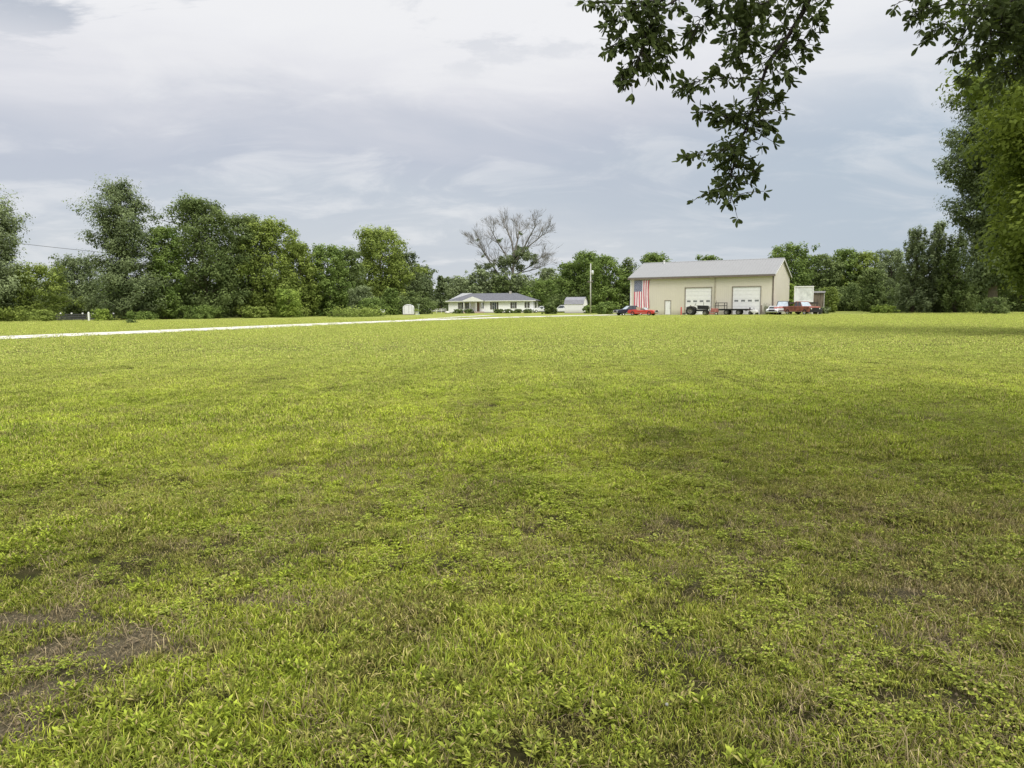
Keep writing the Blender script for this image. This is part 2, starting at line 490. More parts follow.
def blades(n, rad, l0, l1, w0, w1, lean, rng, flat=0.0, t0=0.0):
    r = rad * np.sqrt(rng.random(n)); a = rng.random(n) * 6.283
    base = np.stack([r * np.cos(a), r * np.sin(a), np.full(n, -.008)], 1)
    L = l0 + (l1 - l0) * rng.random(n) ** 1.5; w = w0 + (w1 - w0) * rng.random(n)
    ph = rng.random(n) * 6.283; ln = lean * (0.25 + rng.random(n))
    if flat: ln = np.where(rng.random(n) < flat, 1.35, ln)
    d = np.stack([np.cos(ph), np.sin(ph), np.zeros(n)], 1)
    tw = ph + 1.57 + rng.normal(0, .5, n)
    s = np.stack([np.cos(tw), np.sin(tw), np.zeros(n)], 1) * (w / 2)[:, None]
    z = np.array([0, 0, 1.0])
    mid = base + (d * np.sin(ln * .5)[:, None] + z * np.cos(ln * .5)[:, None]) * (L * .55)[:, None]
    tip = mid + (d * np.sin(ln * 1.25)[:, None] + z * np.cos(ln * 1.25)[:, None]) * (L * .45)[:, None]
    V = np.stack([base - s, base + s, mid - s * .8, mid + s * .8, tip - s * .12, tip + s * .12], 1).reshape(-1, 3)
    o = np.arange(n)[:, None] * 6
    Fq = np.concatenate([o + np.array([0, 1, 3, 2]), o + np.array([2, 3, 5, 4])], 0)
    rn = rng.random(n)
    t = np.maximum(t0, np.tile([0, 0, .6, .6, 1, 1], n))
    A = np.stack([np.repeat(rn, 6), t, np.repeat(rng.random(n), 6), np.ones(6 * n)], 1)
    return V, Fq, A
def leaves_at(C, D, L, Wd, rng, up=.35):
    """flat pointed leaves: centre base C, direction D, length L, width Wd"""
    n = len(C)
    D = D / np.linalg.norm(D, axis=1)[:, None]
    s = np.cross(D, np.array([0, 0, 1.0]) + rng.normal(0, up, (n, 3))); s /= np.linalg.norm(s, axis=1)[:, None] + 1e-9
    nrm = np.cross(s, D)
    L = np.broadcast_to(L, n)[:, None]; Wd = np.broadcast_to(Wd, n)[:, None]
    a = C; m1 = C + D * L * .55; t = C + D * L - nrm * L * .12
    V = np.stack([a, m1 + s * Wd / 2 + nrm * Wd * .15, t, m1 - s * Wd / 2 + nrm * Wd * .15], 1).reshape(-1, 3)
    Fq = (np.arange(n)[:, None] * 4 + np.array([0, 1, 2, 3]))
    rn = rng.random(n)
    A = np.stack([np.repeat(rn, 4), np.tile([.3, .8, 1, .8], n), np.repeat(rng.random(n), 4), np.ones(4 * n)], 1)
    return V, Fq, A
def cat(*parts):
    V = []; Fq = []; A = []; o = 0
    for v, f, a in parts:
        V.append(v); Fq.append(f + o); A.append(a); o += len(v)
    return np.concatenate(V), np.concatenate(Fq), np.concatenate(A)
def weed(rng, n_plants, rad, leafL, hgt):
    C = []; D = []; L = []
    for _ in range(n_plants):
        r = rad * math.sqrt(rng.random()); a = rng.random() * 6.28
        r = rad * abs(rng.normal(0, .6)); x, y = r * math.cos(a), r * math.sin(a); h = hgt * (.4 + .8 * rng.random())
        for k in range(rng.integers(5, 10)):
            t = rng.random(); b = rng.random() * 6.28
            C.append((x + .004 * math.cos(b), y + .004 * math.sin(b), h * t)); D.append((math.cos(b), math.sin(b), .15 + .9 * t)); L.append(leafL * (.6 + .6 * rng.random()))
    L = np.array(L)
    return leaves_at(np.array(C), np.array(D, float), L, L * (.22 + .16 * rng.random(len(L))), rng)
def clover(rng, n, rad):
    C = []; D = []
    for _ in range(n):
        r = rad * abs(rng.normal(0, .6)); a = rng.random() * 6.28; h = .01 + .035 * rng.random()
        x, y = r * math.cos(a), r * math.sin(a); b0 = rng.random() * 6.28
        for k in range(3):
            b = b0 + k * 2.094; C.append((x, y, h)); D.append((math.cos(b), math.sin(b), .12))
    return leaves_at(np.array(C), np.array(D, float), .015, .014, rng, .2)

def proto_col(name, meshes):
    c = bpy.data.collections.new(name)
    for i, me in enumerate(meshes):
        o = bpy.data.objects.new(name, me); c.objects.link(o)
    return c
def mk(name, data, mt, k=4):
    return np_mesh(name, data[0], data[1], mt, data[2], k=k)
rng = np.random.default_rng(5)
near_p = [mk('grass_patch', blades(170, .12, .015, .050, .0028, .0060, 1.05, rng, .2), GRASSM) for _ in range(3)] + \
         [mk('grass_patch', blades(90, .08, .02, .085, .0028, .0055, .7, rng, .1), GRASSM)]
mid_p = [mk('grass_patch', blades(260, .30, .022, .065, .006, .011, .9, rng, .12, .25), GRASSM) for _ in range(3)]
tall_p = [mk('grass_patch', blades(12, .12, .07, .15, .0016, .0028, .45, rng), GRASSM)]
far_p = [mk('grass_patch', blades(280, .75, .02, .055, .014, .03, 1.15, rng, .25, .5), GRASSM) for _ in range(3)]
weed_p = [mk('weed_patch', weed(rng, 34, .12, .022, .034), LEAFM), mk('weed_patch', weed(rng, 22, .10, .034, .050), LEAFM), mk('weed_patch', clover(rng, 55, .15), LEAFM), mk('weed_patch', clover(rng, 32, .11), LEAFM)]
straw_p = [mk('straw_patch', blades(60, .15, .02, .08, .0018, .0036, 1.25, rng, .85), STRAWM) for _ in range(2)] + [mk('straw_patch', blades(38, .16, .06, .20, .0022, .0038, 1.25, rng, .85), STRAWM)]
def flower_mesh():
    mbv = MB()
    mbv.tube([(0, 0, 0), (.003, 0, .045)], .0009, 4)
    mbv.lathe([(0.0005, -.007), (.006, -.005), (.0085, 0), (.007, .006), (.0005, .009)], (.003, 0, .05), n=8)
    me = bpy.data.meshes.new('clover_flower'); me.from_pydata(mbv.v, [], mbv.f)
    a = me.color_attributes.new('tint', 'FLOAT_COLOR', 'POINT')
    for d in a.data: d.color = (.7, .8, 0, 1)
    me.materials.append(FLOWM); return me

def scatter(name, pts, scl, idx, col, tilt=.12, seed=1):
    n = len(pts); rg = np.random.default_rng(seed)
    me = bpy.data.meshes.new(name); me.vertices.add(n)
    z = gh(pts[:, 0], pts[:, 1])
    me.vertices.foreach_set('co', np.stack([pts[:, 0], pts[:, 1], z], 1).astype(np.float32).ravel())
    a = me.attributes.new('rot', 'FLOAT_VECTOR', 'POINT')
    a.data.foreach_set('vector', np.stack([rg.normal(0, tilt, n), rg.normal(0, tilt, n), rg.random(n) * 6.283], 1).astype(np.float32).ravel())
    a = me.attributes.new('scl', 'FLOAT', 'POINT'); a.data.foreach_set('value', scl.astype(np.float32))
    a = me.attributes.new('idx', 'INT', 'POINT'); a.data.foreach_set('value', idx.astype(np.int32))
    o = bpy.data.objects.new(name, me); COL.objects.link(o)
    ng = bpy.data.node_groups.new(name, 'GeometryNodeTree')
    ng.interface.new_socket('Geometry', in_out='INPUT', socket_type='NodeSocketGeometry')
    ng.interface.new_socket('Geometry', in_out='OUTPUT', socket_type='NodeSocketGeometry')
    gi = ng.nodes.new('NodeGroupInput'); go = ng.nodes.new('NodeGroupOutput')
    ci = ng.nodes.new('GeometryNodeCollectionInfo'); ci.inputs[0].default_value = col
    ci.inputs['Separate Children'].default_value = True; ci.inputs['Reset Children'].default_value = True
    ip = ng.nodes.new('GeometryNodeInstanceOnPoints'); ip.inputs['Pick Instance'].default_value = True
    def na(nm, ty):
        q = ng.nodes.new('GeometryNodeInputNamedAttribute'); q.data_type = ty; q.inputs[0].default_value = nm; return q.outputs[0]
    m2p = ng.nodes.new('GeometryNodeMeshToPoints')
    ng.links.new(gi.outputs[0], m2p.inputs[0]); ng.links.new(m2p.outputs[0], ip.inputs['Points'])
    ng.links.new(ci.outputs[0], ip.inputs['Instance'])
    ng.links.new(na('rot', 'FLOAT_VECTOR'), ip.inputs['Rotation']); ng.links.new(na('scl', 'FLOAT'), ip.inputs['Scale']); ng.links.new(na('idx', 'INT'), ip.inputs['Instance Index'])
    ng.links.new(ip.outputs[0], go.inputs[0])
    md = o.modifiers.new('scatter', 'NODES'); md.node_group = ng
    return o
def sample(y0, y1, dens, rg, margin=3.0, xlim=None):
    """uniform points in the view wedge (widened for a side step) between two depths"""
    w = lambda y: .72 * y + margin
    A = 2 * w(y1) * (y1 - y0)
    n = int(A * dens); x = (rg.random(n) * 2 - 1) * w(y1); y = y0 + rg.random(n) * (y1 - y0)
    k = np.abs(x) < w(y)
    return np.stack([x[k], y[k]], 1)
def on_road(P):
    return np.zeros(len(P), bool)
rp = np.array(road_pts)
def road_dist(P):
    d = np.full(len(P), 1e9)
    for i in range(len(rp) - 1):
        a = rp[i]; b = rp[i + 1]; ab = b - a
        t = np.clip(((P - a) @ ab) / (ab @ ab), 0, 1)
        d = np.minimum(d, np.linalg.norm(P - (a + t[:, None] * ab), axis=1))
    return d
rg = np.random.default_rng(9)
P1 = sample(1.2, 9.5, 170, rg)
dz = dirtf(P1[:, 0], P1[:, 1]); keep = rg.random(len(P1)) > np.clip(dz * 1.1 - .12, 0, .86)
P1 = P1[keep]
P2 = sample(7.5, 26, 36, rg, 3); dz = dirtf(P2[:, 0], P2[:, 1]); P2 = P2[rg.random(len(P2)) > dz * .7]
P3 = sample(22, 102, 3.4, rg, 8); P3 = P3[(road_dist(P3) > 3.4) & (rg.random(len(P3)) < np.clip((104 - P3[:, 1]) / 50, .1, 1))]
lush1 = fbm(P1[:, 0] * .9, P1[:, 1] * .9, 41); lush2 = fbm(P2[:, 0] * .5, P2[:, 1] * .5, 42)
nn, nm_, nf_ = len(near_p), len(mid_p), len(far_p)
gcol = proto_col('grass_patch', near_p + mid_p + far_p + tall_p)
PT = sample(1.2, 16, 9, rg); PT = PT[fbm(PT[:, 0] * .7, PT[:, 1] * .7, 63) > .47]
pts = np.concatenate([P1, P2, P3, PT])
scl = np.concatenate([.55 + .9 * np.clip(lush1 * 1.5 - .2, 0, 1) * (.6 + .6 * rg.random(len(P1))), .6 + .8 * np.clip(lush2 * 1.4 - .2, 0, 1), .8 + .5 * rg.random(len(P3)), .6 + .6 * rg.random(len(PT))])
idx = np.concatenate([rg.integers(0, nn, len(P1)), nn + rg.integers(0, nm_, len(P2)), nn + nm_ + rg.integers(0, nf_, len(P3)), np.full(len(PT), nn + nm_ + nf_)])
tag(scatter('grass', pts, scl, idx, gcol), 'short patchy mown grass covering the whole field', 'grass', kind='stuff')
Pw = sample(1.2, 14, 130, rg)
wm = fbm(Pw[:, 0] * .8 + 5, Pw[:, 1] * .8, 77); dz = dirtf(Pw[:, 0], Pw[:, 1])
Pw = Pw[(rg.random(len(Pw)) < np.clip((wm - .40) * 2.4, .25, .85)) & (rg.random(len(Pw)) > dz * .8)]
kind = (fbm(Pw[:, 0] * .7, Pw[:, 1] * .7, 99) > .5)
wi = np.where(kind, rg.integers(0, 2, len(Pw)), 2 + rg.integers(0, 2, len(Pw)))
tag(scatter('weeds', Pw, .6 + .6 * rg.random(len(Pw)), wi, proto_col('weed_patch', weed_p), seed=3), 'low broad leaved weeds and clover growing among the grass', 'weeds', kind='stuff')
Ps = sample(1.2, 12, 70, rg)
sm = fbm(Ps[:, 0] * .6, Ps[:, 1] * .6, 55) + .12 * (Ps[:, 0] > .8) + dirtf(Ps[:, 0], Ps[:, 1]) * .35
for px, py, rr, kk in ((985, 700, .55, .5), (890, 650, .5, .3), (1010, 750, .5, .5), (820, 730, .35, .25), (700, 760, .3, .2), (560, 700, .3, .15), (330, 730, .3, .2)):
    gq = G(px, py); sm = sm + kk * 1.3 * np.exp(-((Ps[:, 0] - gq.x) ** 2 + (Ps[:, 1] - gq.y) ** 2) / rr ** 2)
Ps = Ps[rg.random(len(Ps)) < np.clip((sm - .43) * 3.0, .38, .97)]
tag(scatter('dry_straw', Ps, .6 + .6 * rg.random(len(Ps)), rg.integers(0, 3, len(Ps)), proto_col('straw_patch', straw_p), .08, 4), 'loose dry straw and cut thatch lying on the grass', 'straw', kind='stuff')
Pf = sample(2.2, 16, .55, rg)
tag(scatter('clover_flowers', Pf, .45 + .35 * rg.random(len(Pf)), np.zeros(len(Pf)), proto_col('clover_flower', [flower_mesh()]), .3, 6), 'tiny white clover flowers dotted over the near grass', 'clover', kind='stuff')

def clod_meshes():
    rgc = np.random.default_rng(2); out_ = []
    for k in range(3):
        m_ = MB()
        for q in range(26):
            r = .13 * math.sqrt(rgc.random()); a = rgc.random() * 6.28; s_ = .002 + .007 * rgc.random() ** 2.5
            p = np.array([[1, 0, 0], [0, 1, 0], [-1, 0, 0], [0, -1, 0], [0, 0, .8], [.3, .2, -.5]]) * (1 + rgc.normal(0, .25, (6, 3))) * s_
            p[:, :2] += [r * math.cos(a), r * math.sin(a)]; p[:, 2] += s_ * .3
            m_.add(p, [(0, 1, 4), (1, 2, 4), (2, 3, 4), (3, 0, 4), (1, 0, 5), (2, 1, 5), (3, 2, 5), (0, 3, 5)])
        me = bpy.data.meshes.new('soil_crumb'); me.from_pydata(m_.v, [], m_.f); me.materials.append(mat('soil crumbs', (.19, .15, .095), .95, var=.4, scale=60)); out_.append(me)
    return out_
Pc = sample(1.2, 9, 60, rg); dc = dirtf(Pc[:, 0], Pc[:, 1]); Pc = Pc[rg.random(len(Pc)) < dc * 1.2]
tag(scatter('soil_crumbs', Pc, .7 + .9 * rg.random(len(Pc)), rg.integers(0, 3, len(Pc)), proto_col('soil_crumb', clod_meshes()), .05, 8), 'crumbs of bare soil and grit in the worn patches', 'soil', kind='stuff')
# ------------------------------------------------------------------ trees
def leaf_mat(name, dark, light, trans=.3):
    mt, nt, out = new_mat(name)
    va = N(nt, 'ShaderNodeVertexColor'); va.layer_name = 'tint'
    sv = N(nt, 'ShaderNodeSeparateColor'); nt.links.new(va.outputs[0], sv.inputs[0])
    tc = N(nt, 'ShaderNodeTexCoord')
    f = noise(nt, tc.outputs['Object'], .35, 4, .6)
    k = mth(nt, 'ADD', mth(nt, 'MULTIPLY', sv.outputs[0], .45), mth(nt, 'MULTIPLY', remap(nt, f, .35, .65), .55))
    c = mix_col(nt, k, dark, light)
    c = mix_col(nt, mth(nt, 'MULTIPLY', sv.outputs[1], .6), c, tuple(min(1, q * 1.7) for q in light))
    b = N(nt, 'ShaderNodeBsdfPrincipled'); b.inputs['Roughness'].default_value = .65; b.inputs['Specular IOR Level'].default_value = .12
    nt.links.new(c, b.inputs['Base Color'])
    tr = N(nt, 'ShaderNodeBsdfTranslucent'); nt.links.new(c, tr.inputs[0])
    mx = N(nt, 'ShaderNodeMixShader'); mx.inputs[0].default_value = trans
    nt.links.new(b.outputs[0], mx.inputs[1]); nt.links.new(tr.outputs[0], mx.inputs[2])
    nt.links.new(mx.outputs[0], out.inputs[0])
    return mt
LM = {
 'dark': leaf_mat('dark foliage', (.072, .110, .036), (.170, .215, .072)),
 'blue': leaf_mat('blue green foliage', (.075, .108, .052), (.180, .220, .098)),
 'mid': leaf_mat('mid green foliage', (.080, .130, .034), (.205, .275, .070)),
 'olive': leaf_mat('olive foliage', (.105, .150, .032), (.275, .335, .078)),
 'bright': leaf_mat('bright foliage', (.12, .19, .035), (.32, .40, .08)),
 'grey': leaf_mat('grey green foliage', (.105, .135, .068), (.25, .30, .145)),
 'near': leaf_mat('near tree foliage', (.10, .145, .026), (.245, .300, .050), .4),
}
BARK = mat('bark', (.13, .11, .085), .9, var=.3, scale=6, bump=.6, stretch=(4, 4, .6))
PALEBARK = mat('pale bark', (.19, .175, .155), .85, var=.25, scale=3, bump=.3, stretch=(2, 2, .5))

def env(kind, t):
    """crown half width (0..1) at height fraction t of the crown"""
    if kind == 'round': return max(0, 1 - (abs(t - .5) / .53) ** 2.8) ** .5
    if kind == 'broad': return max(.0, 1 - (abs(t - .48) / .56) ** 2.4) ** .5
    if kind == 'spike': return (.62 + .55 * math.sin(t * 9 + 1) * .3) * (1 - t ** 3) ** .5 + .3 * math.sin(math.pi * t)
    if kind == 'layered': return max(.05, (.22 + .78 * min(1, max(0, t - .15) / .5)) * max(0, 1 - max(0, (t - .62) / .42) ** 2.2) ** .5)
    if kind == 'cone': return max(.06, 1 - t) ** .75
    if kind == 'willow': return (1 - t ** 2.2) ** .6 * .95 + .05
    return 1

def tree_meshes(kind, H, hw, n_limbs, n_leaf, lsize, seed, lm, low=.05, clump=1.0, tufty=.5, hollow=.45, trunk_r=None, fill=1.0, droop=0.0, bark=None, fine=False):
    rg = np.random.default_rng(seed); tr = MB()
    trunk_r = trunk_r or H * .018
    lean = rg.normal(0, .03, 2) * H
    def tp(t): return np.array([lean[0] * t ** 2 + math.sin(t * 7 + seed) * .01 * H * t, lean[1] * t ** 2 + math.cos(t * 6 + seed) * .01 * H * t, H * t])
    ts = np.linspace(0, .92, 9)
    tr.tube([tp(t) for t in ts], [trunk_r * (1.35 if i == 0 else 1) * (1 - .9 * t) for i, t in enumerate(ts)], 8)
    lob = rg.random(8) * 6.28
    cl = []   # clump centre, radius, stretch direction
    for i in range(n_limbs):
        t = low + (1 - low) * ((i + rg.random()) / n_limbs) ** .92
        a = i * 2.399 + rg.random() * .8
        tn = (t - low) / (1 - low)
        # lumpy outline: limb reach varies with direction and height
        lump = .82 + .20 * math.sin(a * 2 + lob[0] + t * 5) + .14 * math.sin(a * 3 + lob[1] - t * 11) + rg.normal(0, .09)
        Rr = hw * env(kind, tn) * lump
        rise = {'willow': .9, 'spike': .6, 'layered': .5, 'cone': -.05}.get(kind, .45)
        t0 = max(.04, t - rise * Rr / H * .8)
        p0 = tp(min(.9, t0)); p1 = np.array([tp(min(t, .97))[0] + Rr * math.cos(a), tp(min(t, .97))[1] + Rr * math.sin(a), H * min(t, .985)])
        md = (p0 + p1) / 2 + np.array([0, 0, (.06 if droop == 0 else .14) * Rr]); 
        tr.tube([p0, md, p1], [max(.02, trunk_r * .42 * (1 - t * .6)), trunk_r * .22, .012], 5, False)
        nc = max(2, int(3 + 3.0 * Rr / (hw + 1e-6) * 1.5))
        for k in range(nc):
            u = .35 + .65 * (k + rg.random()) / nc
            c = (1 - u) ** 2 * p0 + 2 * u * (1 - u) * md + u * u * p1
            sp_ = Rr * .20 * (1.2 - u * .3) + .15
            c = c + rg.normal(0, 1, 3) * np.array([sp_, sp_, sp_ * .75])
            c[2] = min(c[2], H * .985 - rg.random() * .03 * H)
            rad = (.075 * H * .5 + .14 * hw) * clump * (.65 + .7 * rg.random()) * (1.05 - .25 * tn)
            cl.append((c, rad, a, u, tn))
    # fill the body of the crown so it reads as one mass with lit lumps
    if kind in ('round', 'broad', 'layered', 'spike'):
        for k in range(int(n_limbs * (2.4 if kind in ('round', 'broad') else .45) * fill)):
            tn = rg.random() ** .9; t = low + (1 - low) * tn; a = rg.random() * 6.283
            lump = .86 + .16 * math.sin(a * 2 + lob[0] + t * 5) + .10 * math.sin(a * 3 + lob[1] - t * 11)
            rr_ = hw * env(kind, tn) * lump * (.45 + .50 * rg.random() ** .5)
            c = tp(min(t, .97)) + np.array([rr_ * math.cos(a), rr_ * math.sin(a), 0]); c[2] = min(H * t, H * .96)
            cl.append((c, (.05 * H * .5 + .17 * hw) * clump * (.7 + .6 * rg.random()), a, .8, tn))
    M = len(cl)
    wgt = np.array([c[1] ** 2 * (.5 + c[3]) for c in cl]); wgt /= wgt.sum()
    which = rg.choice(M, n_leaf, p=wgt)
    C = np.array([c[0] for c in cl]); Rd = np.array([c[1] for c in cl]); An = np.array([c[2] for c in cl])
    # per clump: several small tufts so the mass breaks up
    nt_ = 7
    tf = rg.normal(0, 1, (M, nt_, 3)); tf /= np.linalg.norm(tf, axis=2)[:, :, None]
    tf *= (.45 + .65 * rg.random((M, nt_, 1)))
    tf[:, :, 2] = tf[:, :, 2] * .7 + .12
    if kind in ('spike', 'cone', 'layered'):
        tf[:, :, 2] *= .85
    ti = rg.integers(0, nt_, n_leaf)
    d = rg.normal(0, 1, (n_leaf, 3)); d /= np.linalg.norm(d, axis=1)[:, None]
    rr = (.35 + .65 * rg.random(n_leaf) ** .5)[:, None]
    loc = tf[which, ti] * .75 + d * rr * (.42 + .15 * tufty)
    if kind in ('spike', 'cone', 'layered'): loc[:, 2] *= .9
    if kind == 'willow': loc[:, 2] *= 1.7; loc[:, :2] *= .75
    if kind in ('spike', 'layered'):    # long sprays along the limb
        o = np.stack([np.cos(An[which]), np.sin(An[which]), np.full(n_leaf, .62)], 1)
        loc += o * (rg.random(n_leaf)[:, None] ** 2) * (1.25 if kind == 'spike' else .7) * (rg.random(M)[which] > .3)[:, None]
    P = C[which] + loc * Rd[which][:, None]
    if droop: P[:, 2] -= droop * rg.random(n_leaf) ** 2 * Rd[which]
    P[:, 2] = np.maximum(P[:, 2], .08)
    nrm = loc / (np.linalg.norm(loc, axis=1)[:, None] + 1e-6) * .75 + d * .45 + np.array([0, 0, .45]) + rg.normal(0, .26, (n_leaf, 3))
    nrm /= np.linalg.norm(nrm, axis=1)[:, None]
    q = rg.normal(0, 1, (n_leaf, 3)); u_ = np.cross(nrm, q); u_ /= np.linalg.norm(u_, axis=1)[:, None] + 1e-9; v_ = np.cross(nrm, u_)
    L = (lsize * (.5 + .8 * rg.random(n_leaf)))[:, None]; Wd = L * (.38 + .3 * rg.random(n_leaf))[:, None]
    V = np.stack([P - u_ * L * .5, P + v_ * Wd * .5 + nrm * L * .06, P + u_ * L * .5, P - v_ * Wd * .5 + nrm * L * .06], 1).reshape(-1, 3)
    Fq = np.arange(n_leaf)[:, None] * 4 + np.array([0, 1, 2, 3])
    ct = rg.random(M)
    g = np.clip((loc[:, 2] * 1.4), 0, 1) * 1.0  # upper leaves tinted lighter: lit clump tops put into the colour
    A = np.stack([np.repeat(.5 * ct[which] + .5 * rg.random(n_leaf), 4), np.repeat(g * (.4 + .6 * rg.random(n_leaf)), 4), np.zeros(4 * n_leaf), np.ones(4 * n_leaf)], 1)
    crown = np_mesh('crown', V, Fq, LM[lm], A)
    tm = bpy.data.meshes.new('trunk'); tm.from_pydata(tr.v, [], tr.f); tm.materials.append(bark or BARK)
    tm.polygons.foreach_set('use_smooth', [True] * len(tm.polygons))
    return tm, crown

def place_tree(name, loc, meshes, label, cat='tree', group=None, rz=0, s=(1, 1, 1)):
    r = empty(name, loc, rz); tag(r, label, cat, group); r.scale = s
    for nm, me in zip(('trunk', 'crown'), meshes):
        o = bpy.data.objects.new(nm if name != 'shrub' or nm == 'crown' else 'stem', me); COL.objects.link(o); o.parent = r
    return r
def ptree(name, px, topy, hwpx, D, kind, lm, label, cat='tree', n=None, group=None, seed=None, limbs=None, lpx=2.0, **kw):
    """tree of the height and width it has in the photo, standing at its own distance"""
    top = W(px, topy, D); H = top.z; hw = hwpx * D / F
    n = n or int(min(95000, max(3500, 19 * (H * 2 * hw) * (F / D) ** 2 / lpx ** 2)))
    seed = seed if seed is not None else int(px * 7 + topy) % 9973 + 3
    limbs = limbs or int(26 + H * 1.7)
    ms = tree_meshes(kind, H, hw, limbs, n, lpx * 1.18 * D / F, seed, lm, **kw)
    return place_tree(name, gx(px, D), ms, label, cat, group, 0)

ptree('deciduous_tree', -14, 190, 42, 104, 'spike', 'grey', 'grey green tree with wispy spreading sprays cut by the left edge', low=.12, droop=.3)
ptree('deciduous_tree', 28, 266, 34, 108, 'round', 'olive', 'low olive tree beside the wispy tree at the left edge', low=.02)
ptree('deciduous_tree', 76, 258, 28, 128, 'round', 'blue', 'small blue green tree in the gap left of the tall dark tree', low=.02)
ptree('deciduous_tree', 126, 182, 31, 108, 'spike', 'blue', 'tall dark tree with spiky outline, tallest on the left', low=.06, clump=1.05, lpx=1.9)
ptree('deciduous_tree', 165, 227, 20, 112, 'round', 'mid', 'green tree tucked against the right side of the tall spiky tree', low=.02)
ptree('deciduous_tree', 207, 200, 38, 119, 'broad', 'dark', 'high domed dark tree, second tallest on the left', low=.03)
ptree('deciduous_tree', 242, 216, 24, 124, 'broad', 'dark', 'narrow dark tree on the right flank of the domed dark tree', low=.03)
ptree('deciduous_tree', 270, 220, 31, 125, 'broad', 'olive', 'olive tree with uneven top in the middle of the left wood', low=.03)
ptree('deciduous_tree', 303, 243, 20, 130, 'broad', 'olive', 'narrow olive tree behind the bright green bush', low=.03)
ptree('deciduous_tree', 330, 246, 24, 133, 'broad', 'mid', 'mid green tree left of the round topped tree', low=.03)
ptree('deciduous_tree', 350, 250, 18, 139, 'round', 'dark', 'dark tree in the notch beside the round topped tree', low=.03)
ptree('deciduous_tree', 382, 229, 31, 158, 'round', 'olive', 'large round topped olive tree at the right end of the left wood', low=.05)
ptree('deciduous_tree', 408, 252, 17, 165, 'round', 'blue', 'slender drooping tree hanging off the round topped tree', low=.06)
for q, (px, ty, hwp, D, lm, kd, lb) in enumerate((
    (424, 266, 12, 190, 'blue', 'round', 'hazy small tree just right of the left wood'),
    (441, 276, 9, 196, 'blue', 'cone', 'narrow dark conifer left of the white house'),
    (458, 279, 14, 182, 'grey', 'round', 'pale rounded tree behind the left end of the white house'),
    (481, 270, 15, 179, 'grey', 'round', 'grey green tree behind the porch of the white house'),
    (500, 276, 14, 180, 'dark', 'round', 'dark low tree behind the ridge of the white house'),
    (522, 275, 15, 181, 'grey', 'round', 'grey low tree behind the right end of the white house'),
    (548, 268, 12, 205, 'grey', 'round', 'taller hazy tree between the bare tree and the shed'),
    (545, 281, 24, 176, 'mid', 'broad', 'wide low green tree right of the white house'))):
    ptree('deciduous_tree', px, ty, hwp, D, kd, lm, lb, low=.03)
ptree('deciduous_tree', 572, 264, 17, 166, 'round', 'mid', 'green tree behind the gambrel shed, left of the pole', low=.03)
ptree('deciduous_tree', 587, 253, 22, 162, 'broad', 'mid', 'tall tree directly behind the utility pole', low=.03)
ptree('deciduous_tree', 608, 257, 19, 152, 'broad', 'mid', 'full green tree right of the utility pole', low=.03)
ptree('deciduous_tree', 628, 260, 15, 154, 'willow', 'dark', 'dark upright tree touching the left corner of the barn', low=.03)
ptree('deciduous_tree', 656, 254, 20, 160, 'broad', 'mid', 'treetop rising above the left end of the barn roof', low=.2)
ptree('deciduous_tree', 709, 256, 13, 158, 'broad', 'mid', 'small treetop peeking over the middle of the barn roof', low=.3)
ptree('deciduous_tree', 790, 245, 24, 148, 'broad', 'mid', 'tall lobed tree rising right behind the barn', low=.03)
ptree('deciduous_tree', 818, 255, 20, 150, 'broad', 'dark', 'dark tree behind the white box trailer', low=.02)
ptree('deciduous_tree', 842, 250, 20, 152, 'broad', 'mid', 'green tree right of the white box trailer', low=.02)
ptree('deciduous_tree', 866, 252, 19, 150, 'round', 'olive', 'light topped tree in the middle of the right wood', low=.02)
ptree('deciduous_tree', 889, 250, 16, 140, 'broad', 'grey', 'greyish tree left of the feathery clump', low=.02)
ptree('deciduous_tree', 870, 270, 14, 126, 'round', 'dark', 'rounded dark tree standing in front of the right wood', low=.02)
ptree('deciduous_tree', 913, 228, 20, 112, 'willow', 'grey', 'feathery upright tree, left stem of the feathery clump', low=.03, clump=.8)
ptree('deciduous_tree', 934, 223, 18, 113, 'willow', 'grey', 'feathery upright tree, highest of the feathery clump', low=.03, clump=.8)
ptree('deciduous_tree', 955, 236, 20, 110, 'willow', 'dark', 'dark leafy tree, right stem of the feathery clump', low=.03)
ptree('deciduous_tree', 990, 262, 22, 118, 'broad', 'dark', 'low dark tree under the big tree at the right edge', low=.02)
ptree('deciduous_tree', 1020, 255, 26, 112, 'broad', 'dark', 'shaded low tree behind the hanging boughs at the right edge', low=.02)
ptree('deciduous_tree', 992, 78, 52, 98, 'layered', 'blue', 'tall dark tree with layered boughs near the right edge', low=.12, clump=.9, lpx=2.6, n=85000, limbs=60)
ptree('deciduous_tree', 1082, -190, 108, 34, 'broad', 'near', 'bright green tree with hanging boughs cut by the right edge', low=.10, clump=.85, lpx=5.0, n=120000, limbs=90, droop=.25)

# far row closing the skyline
row = [tree_meshes('broad', 13, 8, 26, 6500, 1.0, s_, l_, low=.02) for s_, l_ in ((901, 'grey'), (902, 'blue'), (903, 'mid'))]
rg = np.random.default_rng(77)
for k in range(60):
    px = -420 + k * 31 + rg.normal(0, 6); D = 250 + rg.random() * 40
    s_ = .80 + .30 * rg.random()
    place_tree('deciduous_tree', gx(px, D), row[k % 3], 'hazy tree in the far row along the skyline', 'tree', 'far trees along the skyline', rg.random() * 6.28, (1.1, 1.1, s_ * .85))

